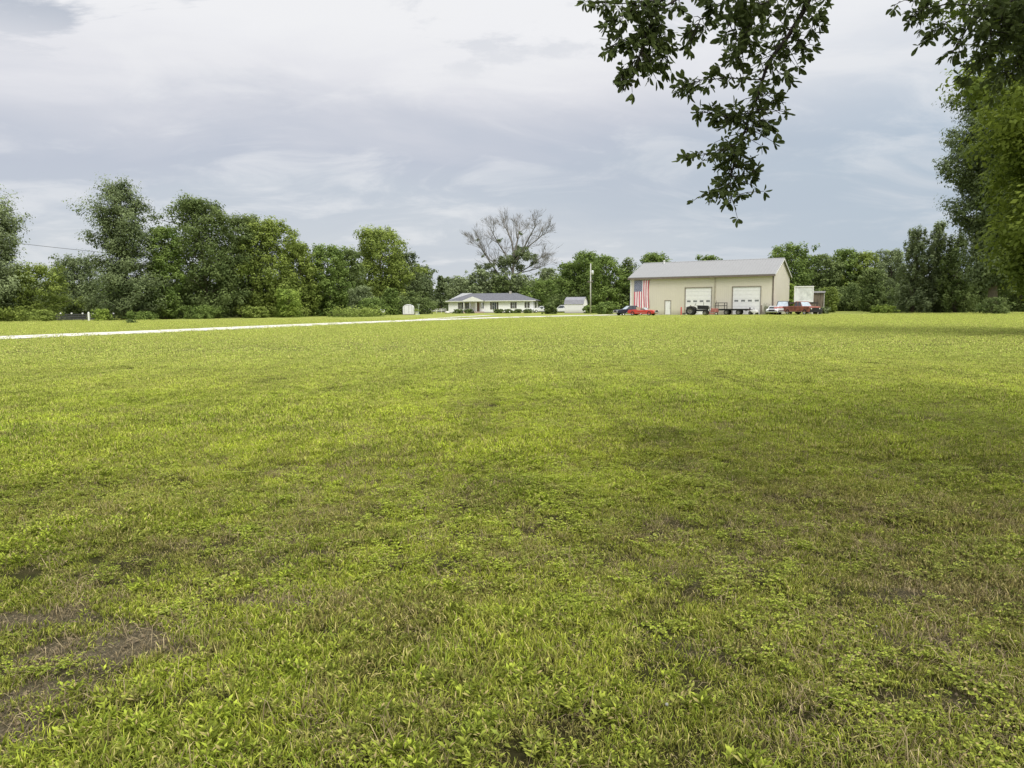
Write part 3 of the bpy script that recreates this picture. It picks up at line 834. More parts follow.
# shaded undergrowth closing the foot of the woods
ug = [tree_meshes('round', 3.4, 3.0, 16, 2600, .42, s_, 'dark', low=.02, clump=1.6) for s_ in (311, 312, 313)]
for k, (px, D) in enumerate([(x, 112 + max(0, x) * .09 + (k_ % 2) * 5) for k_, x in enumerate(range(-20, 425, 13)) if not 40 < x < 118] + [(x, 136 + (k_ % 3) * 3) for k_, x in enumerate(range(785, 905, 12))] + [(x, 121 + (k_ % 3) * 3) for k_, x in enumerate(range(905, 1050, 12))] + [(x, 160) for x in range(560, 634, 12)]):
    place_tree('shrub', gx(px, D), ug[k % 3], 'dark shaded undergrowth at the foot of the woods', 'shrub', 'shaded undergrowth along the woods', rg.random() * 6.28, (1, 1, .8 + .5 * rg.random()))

# bushes
def bush(px, ty, hwpx, D, lm, label, group=None, kind='broad', **kw):
    return ptree('shrub', px, ty, hwpx, D, kind, lm, label, 'shrub', limbs=22, low=.02, group=group, lpx=1.6, clump=1.25, **kw)
bush(289, 290, 14, 119, 'bright', 'bright green bush at the foot of the left wood')
bush(361, 287, 13, 128, 'grey', 'pale grey green bush with upright tips before the wood')
bush(371, 299, 13, 124, 'mid', 'low green bush right of the pale grey green bush')
bush(392, 289, 8, 140, 'mid', 'upright bush left of the white arched shed')
bush(200, 307, 17, 112, 'mid', 'low bush under the domed dark tree', kind='round')
bush(255, 308, 14, 116, 'olive', 'low olive bush left of the bright green bush', kind='round')
bush(42, 312, 14, 102, 'olive', 'pale scrubby bush left of the white capped fence')
bush(102, 310, 8, 104, 'bright', 'pale flowering bush right of the white post')
bush(140, 313, 16, 106, 'mid', 'low hedge like bush under the tall spiky tree', kind='round')
bush(10, 308, 22, 103, 'olive', 'low bush at the left edge under the wispy tree')
bush(550, 303.5, 5.5, 134, 'dark', 'small round dark bush on the grass left of the gambrel shed')
bush(828, 288, 10, 122, 'olive', 'rounded vine covered bush right of the white box trailer')
bush(789, 284, 6, 128, 'bright', 'bright bush between the barn corner and the white box')
bush(606, 303, 10, 128, 'mid', 'rough bush at the foot of the utility pole', kind='round')
bush(590, 306, 6, 138, 'mid', 'weedy bush beside the gambrel shed', kind='round')
bush(884, 307, 11, 110, 'bright', 'pale low bush left of the feathery clump', kind='round')
bush(994, 299, 15, 94, 'dark', 'dark drooping bush at the right edge of the lawn')
bush(355, 311, 30, 118, 'olive', 'long low weedy bank before the pale bush', kind='round')
bush(822, 308, 7, 108, 'grey', 'weeds growing round the blocks beside the red pickup', kind='round')
for px, D in ((459, 155), (469, 155), (509, 153), (518, 153), (498, 154), (528, 151)):
    ptree('shrub', px, 309.6, 4, D, 'round', 'dark', 'low clipped shrub against the front wall of the white house', 'shrub', limbs=10, low=.02, group='foundation shrubs of the white house', lpx=1.5, n=1200)

# ------------------------------------------------------------------ big bare tree behind the house
def bare_tree():
    D = 186; rg = np.random.default_rng(31); root = empty('bare_tree', gx(512, D)); root.scale = (.93, 1, .90); mb = MB(); sub = MB()
    tag(root, 'huge half dead tree with bare branches behind the white house', 'tree')
    px2m = D / F; base = gx(512, D)
    tips = []
    def P(px, py):
        q = W(px, py, D); return Vector((q.x - base.x, 0, q.z))
    def grow(p, d, L, r_, depth, m_):
        n = 4; pts = [p]; rs = [r_]; q = p.copy(); dd = d.copy()
        for i in range(n):
            dd = (dd + Vector(rg.normal(0, .10, 3)) + Vector((0, 0, .05))).normalized()
            q = q + dd * (L / n); pts.append(q.copy()); rs.append(r_ * (1 - .5 * (i + 1) / n))
        m_.tube(pts, rs, 6 if r_ > .1 else 4, False)
        if depth == 0:
            tips.append(q); return
        for k in range(4):
            j = rg.integers(2, n + 1)
            b = pts[j]; ax = Vector(rg.normal(0, 1, 3)).normalized()
            nd = (dd + ax * .50).normalized()
            grow(b, nd, L * (.55 + .2 * rg.random()), max(.019, rs[j] * .55), depth - 1, m_)
    limbs = [[(512, 312), (512, 290), (513, 268), (514, 250)], [(513, 268), (505, 248), (497, 235), (489, 222)], [(514, 250), (512, 235), (507, 222), (503, 212)],
             [(514, 250), (518, 232), (520, 218)], [(514, 260), (524, 242), (532, 226), (538, 216)], [(514, 256), (528, 240), (540, 230), (548, 225)],
             [(514, 272), (530, 262), (543, 252), (551, 247)], [(512, 280), (500, 262), (488, 254), (478, 240)], [(511, 285), (496, 268), (484, 250), (474, 234)], [(514, 270), (530, 266), (548, 262)]]
    rad = [.62, .28, .28, .28, .28, .24, .18, .2, .24, .15]
    for L_, r0 in zip(limbs, rad):
        pts = []
        for i, (a, b) in enumerate(L_):
            if i == len(L_) - 1 and L_ is not limbs[0]: a, b = a + (L_[i-1][0] - a) * .45, b + (L_[i-1][1] - b) * .45
            v = P(a, b); 
            v.y = 0 if L_ is limbs[0] else (rg.normal(0, 1.0) * i)
            pts.append(v)
        mb.tube(pts, [r0 * (1 - .22 * i) for i in range(len(pts))], 9, False)
        if L_ is limbs[0]: continue
        for i in range(1, len(pts)):
            dd = (pts[i] - pts[i - 1]).normalized()
            for k in range(5 if i < len(pts) - 1 else 4):
                nd = (dd + Vector(rg.normal(0, .45, 3)) + Vector((0, 0, .15))).normalized()
                grow(pts[i], nd, 2.3 + 1.3 * rg.random(), max(.045, r0 * .26), 3 if i == len(pts) - 1 else 2, sub)
    mb.build('trunk', PALEBARK, root, True)
    sub.build('bare_branches', PALEBARK, root, True)
    # leafy clumps left in the middle of the crown
    cs = [(520, 247, 2.6), (513, 254, 2.6), (505, 257, 2.2), (530, 252, 2.0), (525, 243, 1.9), (499, 252, 1.2), (520, 262, 1.6), (536, 258, 1.2), (486, 262, 1.7), (492, 268, 2.4), (506, 268, 1.9), (499, 234, .8), (476, 262, 1.2), (521, 225, .6), (474, 232, .5), (481, 250, .6)]
    n = 9000; w = np.array([c[2] ** 2 for c in cs]); w /= w.sum(); wh = rg.choice(len(cs), n, p=w)
    cc = np.array([[P(a, b).x, rg.normal(0, 1.2), P(a, b).z] for a, b, _ in cs]); rr = np.array([c[2] for c in cs])
    tf = rg.normal(0, 1, (len(cs), 12, 3)) * .42
    Pp = cc[wh] + (tf[wh, rg.integers(0, 12, n)] + rg.normal(0, .18, (n, 3))) * rr[wh][:, None] * np.array([1.2, 1, .8])
    nr = rg.normal(0, 1, (n, 3)) + np.array([0, 0, .6]); nr /= np.linalg.norm(nr, axis=1)[:, None]
    u = np.cross(nr, rg.normal(0, 1, (n, 3))); u /= np.linalg.norm(u, axis=1)[:, None]; v = np.cross(nr, u)
    L = (.42 * (.5 + rg.random(n)))[:, None]
    V = np.stack([Pp - u * L * .5, Pp + v * L * .28, Pp + u * L * .5, Pp - v * L * .28], 1).reshape(-1, 3)
    A = np.stack([np.repeat(rg.random(n), 4), np.repeat(.3 * rg.random(n), 4), np.zeros(4 * n), np.ones(4 * n)], 1)
    me = np_mesh('crown', V, np.arange(n)[:, None] * 4 + np.array([0, 1, 2, 3]), LM['grey'], A)
    o = bpy.data.objects.new('crown', me); COL.objects.link(o); o.parent = root
bare_tree()
# ------------------------------------------------------------------ near tree whose branches hang into the top of the view
def near_tree():
    rg = np.random.default_rng(12)
    base = Vector((8.6, 3.4, 0)); root = empty('overhanging_tree', base)
    tag(root, 'near tree with dark leafy branches hanging down from the top right', 'tree')
    loc = lambda p: Vector(p) - base
    tr = MB(); br = MB(); tw = MB()
    top = Vector((8.2, 4.0, 8.8))
    tr.tube([loc(p) for p in [(8.6, 3.4, -.05), (8.6, 3.4, .5), (8.55, 3.5, 2.2), (8.45, 3.7, 4.2), (8.3, 3.9, 6.5), tuple(top)]], [.42, .31, .27, .24, .18, .10], 14)
    C = []; Dr = []; Ls = []
    def whorl(p, dirn, n, s=1.0):
        for k in range(n):
            v = Vector(rg.normal(0, 1, 3)) * .75 + dirn * .8 + Vector((0, 0, -.35))
            C.append(tuple(p + v * .004)); Dr.append(tuple(v.normalized())); Ls.append(.077 * s * (.55 + .65 * rg.random()))
    def bough(pts, d0, d1, spread, nw, r0=.012, r1=.003, world=None, leaves=True):
        n = len(pts); wp = []
        for i, (px, py) in enumerate(pts):
            D = d0 + (d1 - d0) * i / max(1, n - 1); wp.append(loc(W(px, py, D)))
        if world is not None: wp = [loc(w) for w in world] + wp
        tw.tube(wp, [r0 + (r1 - r0) * i / (len(wp) - 1) for i in range(len(wp))], 6, False)
        m_ = len(world) if world is not None else 0
        for k in range(int(nw * 1.25)):
            t = rg.random() * (n - 1); i = min(int(t), n - 2); f = t - i
            a = wp[m_ + i].lerp(wp[m_ + i + 1], f)
            ax = (wp[m_ + i + 1] - wp[m_ + i]).normalized()
            off = Vector((rg.normal(0, 1), rg.normal(0, 1.6), rg.normal(0, .8))) * (spread * d0 / F * .54)
            tip = a + off + ax * .04
            mid = a.lerp(tip, .5) + Vector((0, 0, .012))
            tw.tube([a, mid, tip], [.0036, .0028, .0018], 4, False)
            whorl(tip, (tip - mid).normalized(), int(rg.integers(4, 9)))
            if off.length > .08: whorl(mid, off.normalized(), 2, .8)
    # main limb reaching over the lawn and the boughs hanging off it
    A = [(8.4, 3.8, 5.2), (6.8, 4.8, 5.9), (5.0, 5.6, 6.0), (3.7, 6.1, 5.5)]
    br.tube([loc(p) for p in A] , [.13, .10, .07, .045], 10, False)
    br.tube([loc(p) for p in [(5.0, 5.6, 6.0), (3.4, 5.9, 5.6), (2.3, 6.0, 5.0)]], [.06, .045, .03], 8, False)
    br.tube([loc(p) for p in [(6.8, 4.8, 5.9), (5.8, 6.2, 5.5), (5.0, 6.6, 4.9)]], [.06, .045, .03], 8, False)
    bough([(818, -25), (803, 12), (787, 38), (768, 62), (758, 95), (748, 122), (738, 150)], 6.2, 6.3, 23, 84, .028, .006, world=[(3.7, 6.1, 5.5)])
    bough([(738, 150), (730, 176), (731, 203)], 6.3, 6.3, 17, 40, .006, .002)
    bough([(731, 185), (715, 190), (702, 198)], 6.3, 6.2, 6, 7, .004, .002)
    bough([(734, 176), (748, 178), (755, 172)], 6.3, 6.3, 6, 8, .004, .002)
    bough([(744, 140), (715, 152), (690, 158)], 6.3, 6.2, 7, 14, .004, .002)
    bough([(755, 112), (728, 118), (704, 112)], 6.25, 6.2, 10, 24, .004, .002)
    bough([(762, 80), (728, 78), (700, 80), (682, 90)], 6.2, 6.1, 7, 22, .005, .002)
    bough([(757, 118), (766, 124), (772, 128)], 6.3, 6.3, 5, 6, .003, .002)
    bough([(768, 60), (776, 70), (786, 76)], 6.3, 6.3, 4, 5, .003, .002)
    bough([(760, 90), (774, 100), (786, 103)], 6.3, 6.3, 4, 4, .003, .002)
    bough([(790, 32), (802, 42), (806, 50)], 6.2, 6.2, 6, 8, .004, .002)
    bough([(800, 10), (812, 20), (818, 28)], 6.2, 6.2, 7, 9, .004, .002)
    bough([(818, -20), (790, -6), (750, 8), (728, 22), (740, 44)], 6.2, 6.0, 14, 44, .010, .003)
    bough([(775, 0), (750, 20), (745, 50), (735, 60)], 6.2, 6.0, 14, 34, .006, .003)
    bough([(760, -20), (720, 5), (700, 20), (692, 40)], 6.0, 5.9, 12, 32, .010, .003, world=[(3.4, 5.9, 5.6), (2.9, 6.0, 5.0)])
    bough([(730, -30), (690, -8), (655, 12), (646, 35), (638, 60), (631, 86)], 5.8, 5.7, 12, 48, .012, .003, world=[(2.3, 6.0, 5.0)])
    bough([(655, 12), (665, 35), (668, 68)], 5.8, 5.8, 7, 17, .005, .002)
    bough([(650, 20), (652, 45), (648, 70)], 5.8, 5.8, 10, 18, .005, .002)
    bough([(640, 35), (620, 42), (604, 50)], 5.8, 5.7, 7, 13, .005, .002)
    bough([(635, 60), (622, 76), (620, 84)], 5.8, 5.7, 7, 10, .005, .002)
    bough([(680, -4), (645, 2), (615, 4), (594, 2)], 5.8, 5.7, 6, 16, .006, .002)
    bough([(665, 0), (635, 8), (612, 22)], 5.8, 5.7, 9, 22, .005, .002)
    # right hand boughs
    bough([(1060, -30), (1010, 2), (975, 14), (962, 38), (952, 52)], 6.6, 6.5, 8, 34, .012, .003, world=[(5.0, 6.6, 4.9)])
    bough([(990, 6), (950, 4), (925, 8), (918, 14)], 6.6, 6.5, 8, 24, .006, .002)
    bough([(935, 6), (905, 0), (892, 6)], 6.6, 6.5, 3, 5, .004, .002)
    bough([(958, 16), (940, 26), (926, 38)], 6.5, 6.5, 5, 9, .004, .002)
    bough([(1045, 0), (1015, 30), (990, 52), (968, 76)], 6.8, 6.7, 9, 44, .010, .003)
    bough([(1050, -10), (1020, 10), (1000, 22), (990, 40)], 6.7, 6.6, 13, 64, .008, .003)
    bough([(1050, 20), (1030, 45), (1008, 78)], 6.9, 6.8, 14, 70, .008, .003)
    tr_o = tr.build('trunk', BARK, root, True); br.build('branch', BARK, root, True)
    DK = mat('dark twig', (.045, .036, .030), .9); tw.build('twigs', DK, root, True)
    C = np.array(C); Dr = np.array(Dr); Ls = np.array(Ls); n = len(C)
    # rounded leaf of eight points, folded a little along the midrib
    prof = [(0, 0), (.25, .30), (.60, .50), (.85, .36), (1.0, 0.0), (.85, -.36), (.60, -.50), (.25, -.30)]
    s = np.cross(Dr, rg.normal(0, 1, (n, 3))); s /= np.linalg.norm(s, axis=1)[:, None]; nm = np.cross(s, Dr)
    wid = Ls * (.34 + .14 * rg.random(n)); curl = rg.normal(.10, .12, n)
    V = []
    for (t, w_) in prof:
        V.append(C + Dr * (Ls * t)[:, None] + s * (wid * w_)[:, None] + nm * ((abs(w_) * wid * .30) - Ls * curl * t * t)[:, None])
    V = np.stack(V, 1).reshape(-1, 3)
    o8 = np.arange(n)[:, None] * 8
    Fq = np.concatenate([o8 + np.array([0, 1, 2, 3]), o8 + np.array([0, 3, 4, 5]), o8 + np.array([0, 5, 6, 7])], 0)
    A = np.stack([np.repeat(rg.random(n), 8), np.repeat(.25 * rg.random(n), 8), np.zeros(8 * n), np.ones(8 * n)], 1)
    me = np_mesh('leaves', V, Fq, OAKLEAF, A)
    o = bpy.data.objects.new('leaves', me); COL.objects.link(o); o.parent = root
    # upper canopy, over and beside the viewer, above the frame
    n = 26000
    cc = rg.normal(0, 1, (150, 3)); cc /= np.linalg.norm(cc, axis=1)[:, None]; cc *= (.35 + .65 * rg.random((150, 1)))
    cc = cc * np.array([6.0, 5.6, 3.4]) + np.array([8.6, 3.2, 8.3])
    P = cc[rg.integers(0, 150, n)] + rg.normal(0, .42, (n, 3))
    ok = (P[:, 2] > 1.6 + .50 * np.maximum(P[:, 1], 0) + 1.0) & (P[:, 2] > 4.8) | ((P[:, 0] > .85 * np.maximum(P[:, 1], 0) + 1.2) & (P[:, 2] > 3.4))
    P = P[ok]; n = len(P)
    nr = rg.normal(0, .7, (n, 3)) + np.array([0, 0, .8]); nr /= np.linalg.norm(nr, axis=1)[:, None]
    u = np.cross(nr, rg.normal(0, 1, (n, 3))); u /= np.linalg.norm(u, axis=1)[:, None]; v = np.cross(nr, u); L = (.16 * (.6 + .6 * rg.random(n)))[:, None]
    P = P - np.array(base)
    V = np.stack([P - u * L * .5, P + v * L * .26, P + u * L * .5, P - v * L * .26], 1).reshape(-1, 3)
    A = np.stack([np.repeat(rg.random(n), 4), np.repeat(.3 * rg.random(n), 4), np.zeros(4 * n), np.ones(4 * n)], 1)
    me = np_mesh('crown', V, np.arange(n)[:, None] * 4 + np.array([0, 1, 2, 3]), OAKLEAF, A)
    o = bpy.data.objects.new('crown', me); COL.objects.link(o); o.parent = root
OAKLEAF = leaf_mat('overhanging leaf', (.050, .074, .024), (.115, .148, .042), .3)
near_tree()
# ------------------------------------------------------------------ materials for built things
WHITE = mat('white paint', (.78, .78, .77), .55, var=.05, scale=2)
TRIM = mat('white trim', (.74, .74, .72), .5, var=.04)
TAN = ribbed('tan sheet metal', (.64, .60, .51), .30, 'X')
TANY = ribbed('tan sheet metal gable', (.66, .62, .53), .30, 'Y')
ROOFM = ribbed('weathered metal roof', (.255, .258, .262), .45, 'X', dirt=False, strength=.8)
DARKM = mat('dark trim', (.07, .06, .055), .5)
BROWNM = mat('brown trim', (.17, .14, .12), .5)
GLASS = glass_mat('window glass', (.045, .055, .065))
PALEGLASS = mat('sky lit glass', (.42, .50, .56), .12, var=.15, spec=.8)
DOORW = mat('white door', (.80, .80, .80), .45, var=.03)
BLACK = mat('black paint', (.022, .022, .024), .45)
RUBBER = mat('rubber', (.025, .024, .023), .85)
STEEL = mat('worn steel', (.20, .19, .18), .5, .4, var=.25)
RED = mat('red paint', (.52, .05, .04), .32, var=.12, scale=2, spec=.5)
FADED = mat('faded red paint', (.25, .085, .062), .45, var=.28, scale=2.5)
PINK = mat('sun bleached red paint', (.38, .15, .13), .5, var=.2)
NAVY = mat('dark blue paint', (.018, .024, .045), .25, var=.1, spec=.6)
CARWHITE = mat('white car paint', (.72, .73, .76), .3, var=.04, spec=.5)
CHROME = mat('chrome', (.55, .55, .56), .2, .9)
LAMP = mat('headlamp lens', (.62, .62, .58), .15, spec=.8)
AMBER = mat('red lens', (.35, .03, .02), .3)
CONC = mat('concrete', (.42, .40, .36), .9, var=.15, scale=5)
WOOD = mat('grey weathered wood', (.26, .23, .19), .9, var=.3, scale=3, stretch=(5, 5, .5))
BOXSHADE = mat('brown shaded box side', (.20, .165, .13), .9, var=.35, scale=2, stretch=(6, 6, .4))  # brown with the box side's shade put into the colour

# ------------------------------------------------------------------ barn
BW, BL, EH, RH = 21.2, 13.4, 5.7, 8.1
A_B = R(-29.5)
barn = empty('metal_barn', (18.46, 115.4, 0), A_B)
tag(barn, 'long tan metal barn with two white roll up doors and pale roof', 'barn')
D1, D2, DH, PD, PH = (8.63, 12.53), (15.57, 19.48), 3.95, (5.54, 6.40), 2.12
w = MB()
t = .12
xsx = [0, PD[0], PD[1], D1[0], D1[1], D2[0], D2[1], BW]
for i in range(0, 7):
    a, b_ = xsx[i], xsx[i + 1]
    z0 = {1: PH, 3: DH, 5: DH}.get(i, 0.0)
    w.box(a, b_, 0, t, z0, EH)
w.build('front_wall', TAN, barn)
w = MB(); w.box(0, BW, BL - t, BL, 0, EH); w.build('rear_wall', TAN, barn)
for x in (0, BW - t):
    g = MB(); y0, y1 = t + .002, BL - t - .002
    g.prism([(y0, 0), (y1, 0), (y1, EH), (BL / 2, RH - .06), (y0, EH)], x, x + t, axis='x'); g.build('gable_wall', TANY, barn)
sl = math.atan2(RH - EH, BL / 2)
def slope(y_a, y_b, za, zb, mt, nm):
    r_ = MB(); ov = .28
    r_.add([(-ov, y_a, za), (BW + ov, y_a, za), (BW + ov, y_b, zb), (-ov, y_b, zb), (-ov, y_a, za + .09), (BW + ov, y_a, za + .09), (BW + ov, y_b, zb + .09), (-ov, y_b, zb + .09)],
           [(0, 1, 2, 3), (4, 5, 6, 7), (0, 1, 5, 4), (1, 2, 6, 5), (2, 3, 7, 6), (3, 0, 4, 7)])
    return r_.build(nm, mt, barn)
k_ = (RH - EH) / (BL / 2)
f1 = slope(-.35, BL / 2, EH - .35 * k_ + .03, RH + .03, ROOFM, 'roof')
f2 = slope(BL + .35, BL / 2 + .003, EH - .35 * k_ + .03, RH + .03, ROOFM, 'roof')
g = MB(); g.box(-.3, BW + .3, -.46, -.353, EH - .33, EH - .08); g.build('gutter', BROWNM, barn)
g = MB(); g.prism([(BL / 2 - .22, RH + .06), (BL / 2, RH + .17), (BL / 2 + .22, RH + .06)], -.3, BW + .3, axis='x'); g.build('ridge_cap', ROOFM, barn)
for x in (.0, BW):
    g = MB(); s_ = -.03 if x == 0 else .003
    g.box(x + s_, x + s_ + .03, -.03, .16, 0, EH - .05); g.box(x - (.0 if x == 0 else .15), x + (.15 if x == 0 else 0), -.033, -.003, 0, EH - .05)
    g.build('corner_trim', TRIM if x == 0 else BROWNM, barn)
for s_ in (-1, 1):
    g = MB()
    for x in ((BW + .26, BW + .31),):
        ya, yb = (-.35, BL / 2) if s_ < 0 else (BL + .35, BL / 2)
        za = EH - .35 * k_ - .12
        g.add([(x[0], ya, za), (x[1], ya, za), (x[1], yb, RH - .12), (x[0], yb, RH - .12), (x[0], ya, za + .17), (x[1], ya, za + .17), (x[1], yb, RH + .05), (x[0], yb, RH + .05)],
              [(0, 1, 2, 3), (4, 5, 6, 7), (0, 1, 5, 4), (1, 2, 6, 5), (2, 3, 7, 6), (3, 0, 4, 7)])
    g.build('rake_trim', TRIM, barn)
for (a, b_) in (D1, D2):
    d = MB(); n = 7
    for i in range(n):
        z0 = i * DH / n
        if i == 3: continue
        d.box(a + .04, b_ - .04, .05, .09, z0 + .012, z0 + DH / n - .012)
    z0 = 3 * DH / n; z1 = z0 + DH / n - .012; z0 += .012
    m4 = (b_ - a - .08) / 4
    for q in range(4):
        xa = a + .04 + q * m4; xb = xa + m4
        d.box(xa, xb, .05, .09, z0, z0 + .14); d.box(xa, xb, .05, .09, z1 - .14, z1); d.box(xa, xa + .2, .05, .09, z0 + .14, z1 - .14); d.box(xb - .2, xb, .05, .09, z0 + .14, z1 - .14)
    d.box(a + .04, b_ - .04, .092, .10, 0.0, DH)
    ov = d.build('overhead_door', DOORW, barn)
    for q in range(4):
        xa = a + .04 + q * m4; p = MB(); p.box(xa + .2, xa + m4 - .2, .07, .08, z0 + .14, z1 - .14); p.build('window', mat('grey door glass', (.20, .21, .22), .2), ov)
    h = MB(); h.box((a + b_) / 2 - .1, (a + b_) / 2 + .1, .02, .05, .55, .60); h.build('handle', DARKM, ov)
    fr = MB(); fr.box(a - .10, a, -.035, .05, 0, DH + .12); fr.box(b_, b_ + .10, -.035, .05, 0, DH + .12); fr.box(a, b_, -.035, .05, DH, DH + .12); fr.build('door_frame', mat('grey brown door frame', (.30, .26, .22), .6), barn)
d = MB(); d.box(PD[0] + .03, PD[1] - .03, .03, .08, .02, PH - .03); pdoor = d.build('walk_door', DOORW, barn)
d = MB(); d.lathe([(.001, -.06), (.03, -.05), (.03, -.02), (.015, 0)], (PD[1] - .12, .03, 1.0), 'y', 10); d.build('handle', STEEL, pdoor)
d = MB(); d.box(PD[0] - .07, PD[0] + .0, -.03, .03, 0, PH + .07); d.box(PD[1], PD[1] + .07, -.03, .03, 0, PH + .07); d.box(PD[0], PD[1], -.03, .03, PH, PH + .07); d.build('door_frame', mat('grey brown door frame', (.30, .26, .22), .6), barn)
d = MB(); d.box(13.0, 13.1, -.14, -.03, .15, EH - .12); d.build('downspout', mat('tan downspout', (.42, .38, .29), .5), barn)
d = MB(); d.lathe([(.14, 0), (.14, .45), (.2, .48), (.2, .56), (.001, .62)], (3.3, BL / 2 - .5, RH - .2), n=12); d.build('roof_vent', TRIM, barn)
d = MB(); d.box(-.06, BW + .06, -.06, BL + .06, 0, .06); d.build('footing', CONC, barn)
def bl(x, y, z=0): return barn_m @ Vector((x, y, z))
barn_m = Matrix.Translation((18.46, 115.4, 0)) @ Matrix.Rotation(A_B, 4, 'Z')

# flag hung on the wall: a thing of its own
def flag():
    W_, H_ = 2.4, 4.2; x0, z1 = .66, 5.22
    fl = empty('hanging_flag', bl(x0, -.06, 0), A_B); tag(fl, 'large stars and stripes flag hung vertically on the left end of the barn', 'flag')
    def disp(u, v):   # u across (0..1 left to right), v down 0..1
        fold = max(0, u - .55) / .45
        y = -.05 - .05 * math.sin(u * 22 + v * 3) * (.3 + v) - fold * .06 * math.sin(v * 7 + u * 9)
        x = u * W_ - fold * .10 * math.sin(v * 3.6) + .02 * math.sin(v * 5 + u * 4) * v
        z = z1 - v * H_ * (1 + .012 * math.sin(u * 15))
        return (x, y, z)
    def strip(m_, u0, u1, v0, v1, off=0):
        nu, nv = max(2, int((u1 - u0) * 30)), max(2, int((v1 - v0) * 36)); vs = []
        for j in range(nv + 1):
            for i in range(nu + 1):
                p = disp(u0 + (u1 - u0) * i / nu, v0 + (v1 - v0) * j / nv); vs.append((p[0], p[1] + off, p[2]))
        fs = [(j * (nu + 1) + i, j * (nu + 1) + i + 1, (j + 1) * (nu + 1) + i + 1, (j + 1) * (nu + 1) + i) for j in range(nv) for i in range(nu)]
        m_.add(vs, fs)
    FR = mat('flag red', (.52, .11, .15), .8, var=.08); FW = mat('flag white', (.78, .74, .76), .8, var=.04); FB = mat('flag blue', (.15, .17, .25), .8, var=.1)
    red = MB(); wh = MB(); bu = MB(); st = MB()
    cu, cv = 7 / 13, .40
    for k in range(13):
        m_ = red if k % 2 == 0 else wh
        strip(m_, k / 13, (k + 1) / 13, cv if k < 7 else 0, 1)
    strip(bu, 0, cu, 0, cv)
    for r_ in range(9):
        for c_ in range(6 if r_ % 2 == 0 else 5):
            # canton turned upright: rows run down the flag
            u = cu * ((r_ + 1) / 10); v = cv * ((2 * c_ + (1 if r_ % 2 == 0 else 2)) / 12)
            p = disp(u, v); pts = []
            for q in range(10):
                a = math.pi / 2 + q * math.pi / 5; rr = .052 if q % 2 == 0 else .021
                pts.append((p[0] + rr * math.cos(a), p[1] - .012, p[2] + rr * math.sin(a)))
            o = len(st.v); st.add([(p[0], p[1] - .012, p[2])] + pts, [(0, 1 + q, 1 + (q + 1) % 10) for q in range(10)])
    nb = len(bu.f); bu.add(st.v, st.f); cn = bu.build('canton', FB, fl, True); cn.data.materials.append(FW)
    for p_ in cn.data.polygons[nb:]: p_.material_index = 1
    red.build('red_stripes', FR, fl, True); wh.build('white_stripes', FW, fl, True)
flag()
# bollards
def bollard(x, h, mt, label):
    m_ = MB(); m_.lathe([(.09, 0), (.09, h - .06), (.07, h - .015), (.001, h)], (0, 0, 0), n=14)
    o = m_.build('bollard', mt, None, True); o.location = bl(x, -.5); tag(o, label, 'bollard')
bollard(D1[0] - .45, 1.15, RED, 'short red post at the left side of the first roll up door')
bollard(D2[1] + .25, 1.35, BROWNM, 'dark brown post at the right side of the second roll up door')

# ------------------------------------------------------------------ white ranch house
HD = 163.0
hp = W(447.5, 305, HD); A_H = R(-9)
house = empty('ranch_house', (hp.x + .1, HD + 1.2, 0), A_H)
tag(house, 'white single storey house with grey hipped roof and gabled porch', 'house')
HWD, HDP, HE, HR = 18.9, 8.4, 2.62, 4.35
BRICK = mat('white painted brick', (.88, .88, .91), .8, var=.06, scale=6, bump=.3)
SHING = mat('grey shingles', (.135, .138, .158), .9, var=.18, scale=4, bump=.4)
SHADEW = mat('shaded wall grey', (.45, .44, .42), .8)  # the end wall's shade put into the grey; assigned nowhere
hk = HWD / 93.0
def hx(z): return ((445 + z / 10.24) - 451.0) * HWD / 85.5   # zoomed crop column to metres along the front
w = MB()
w.box(0, HWD, 0, HDP, .25, HE); w.build('wall', BRICK, house)
w = MB(); w.box(-.02, HWD + .02, -.02, HDP + .02, 0, .25); w.build('footing', CONC, house)
r_ = MB(); o = .55; ez = HE + .02
def hip(m_, x0, x1, y0, y1, z0, z1, ra, rb):
    m_.add([(x0, y0, z0), (x1, y0, z0), (x1, y1, z0), (x0, y1, z0), (ra, (y0 + y1) / 2, z1), (rb, (y0 + y1) / 2, z1)], [(0, 1, 5, 4), (1, 2, 5), (2, 3, 4, 5), (3, 0, 4), (0, 3, 2, 1)])
hip(r_, -o, HWD + o, -o, HDP + o, ez, HR, 4.2, HWD - 4.3)
hr = r_.build('roof', SHING, house)
r_ = MB(); hip(r_, -.6, 6, 1.2, HDP + .9, ez + .06, HR + .1, 2.0, 4.2); r_.build('rear_roof', mat('pale shingles', (.34, .35, .36), .9, var=.15, scale=4), house)
r_ = MB(); r_.box(-o - .03, HWD + o + .03, -o - .06, -o - .003, ez - .12, ez + .04); r_.build('fascia', TRIM, house)
c_ = MB(); c_.box(13.0, 13.5, 3.6, 4.2, 3.9, 4.75); c_.build('chimney', CONC, hr)
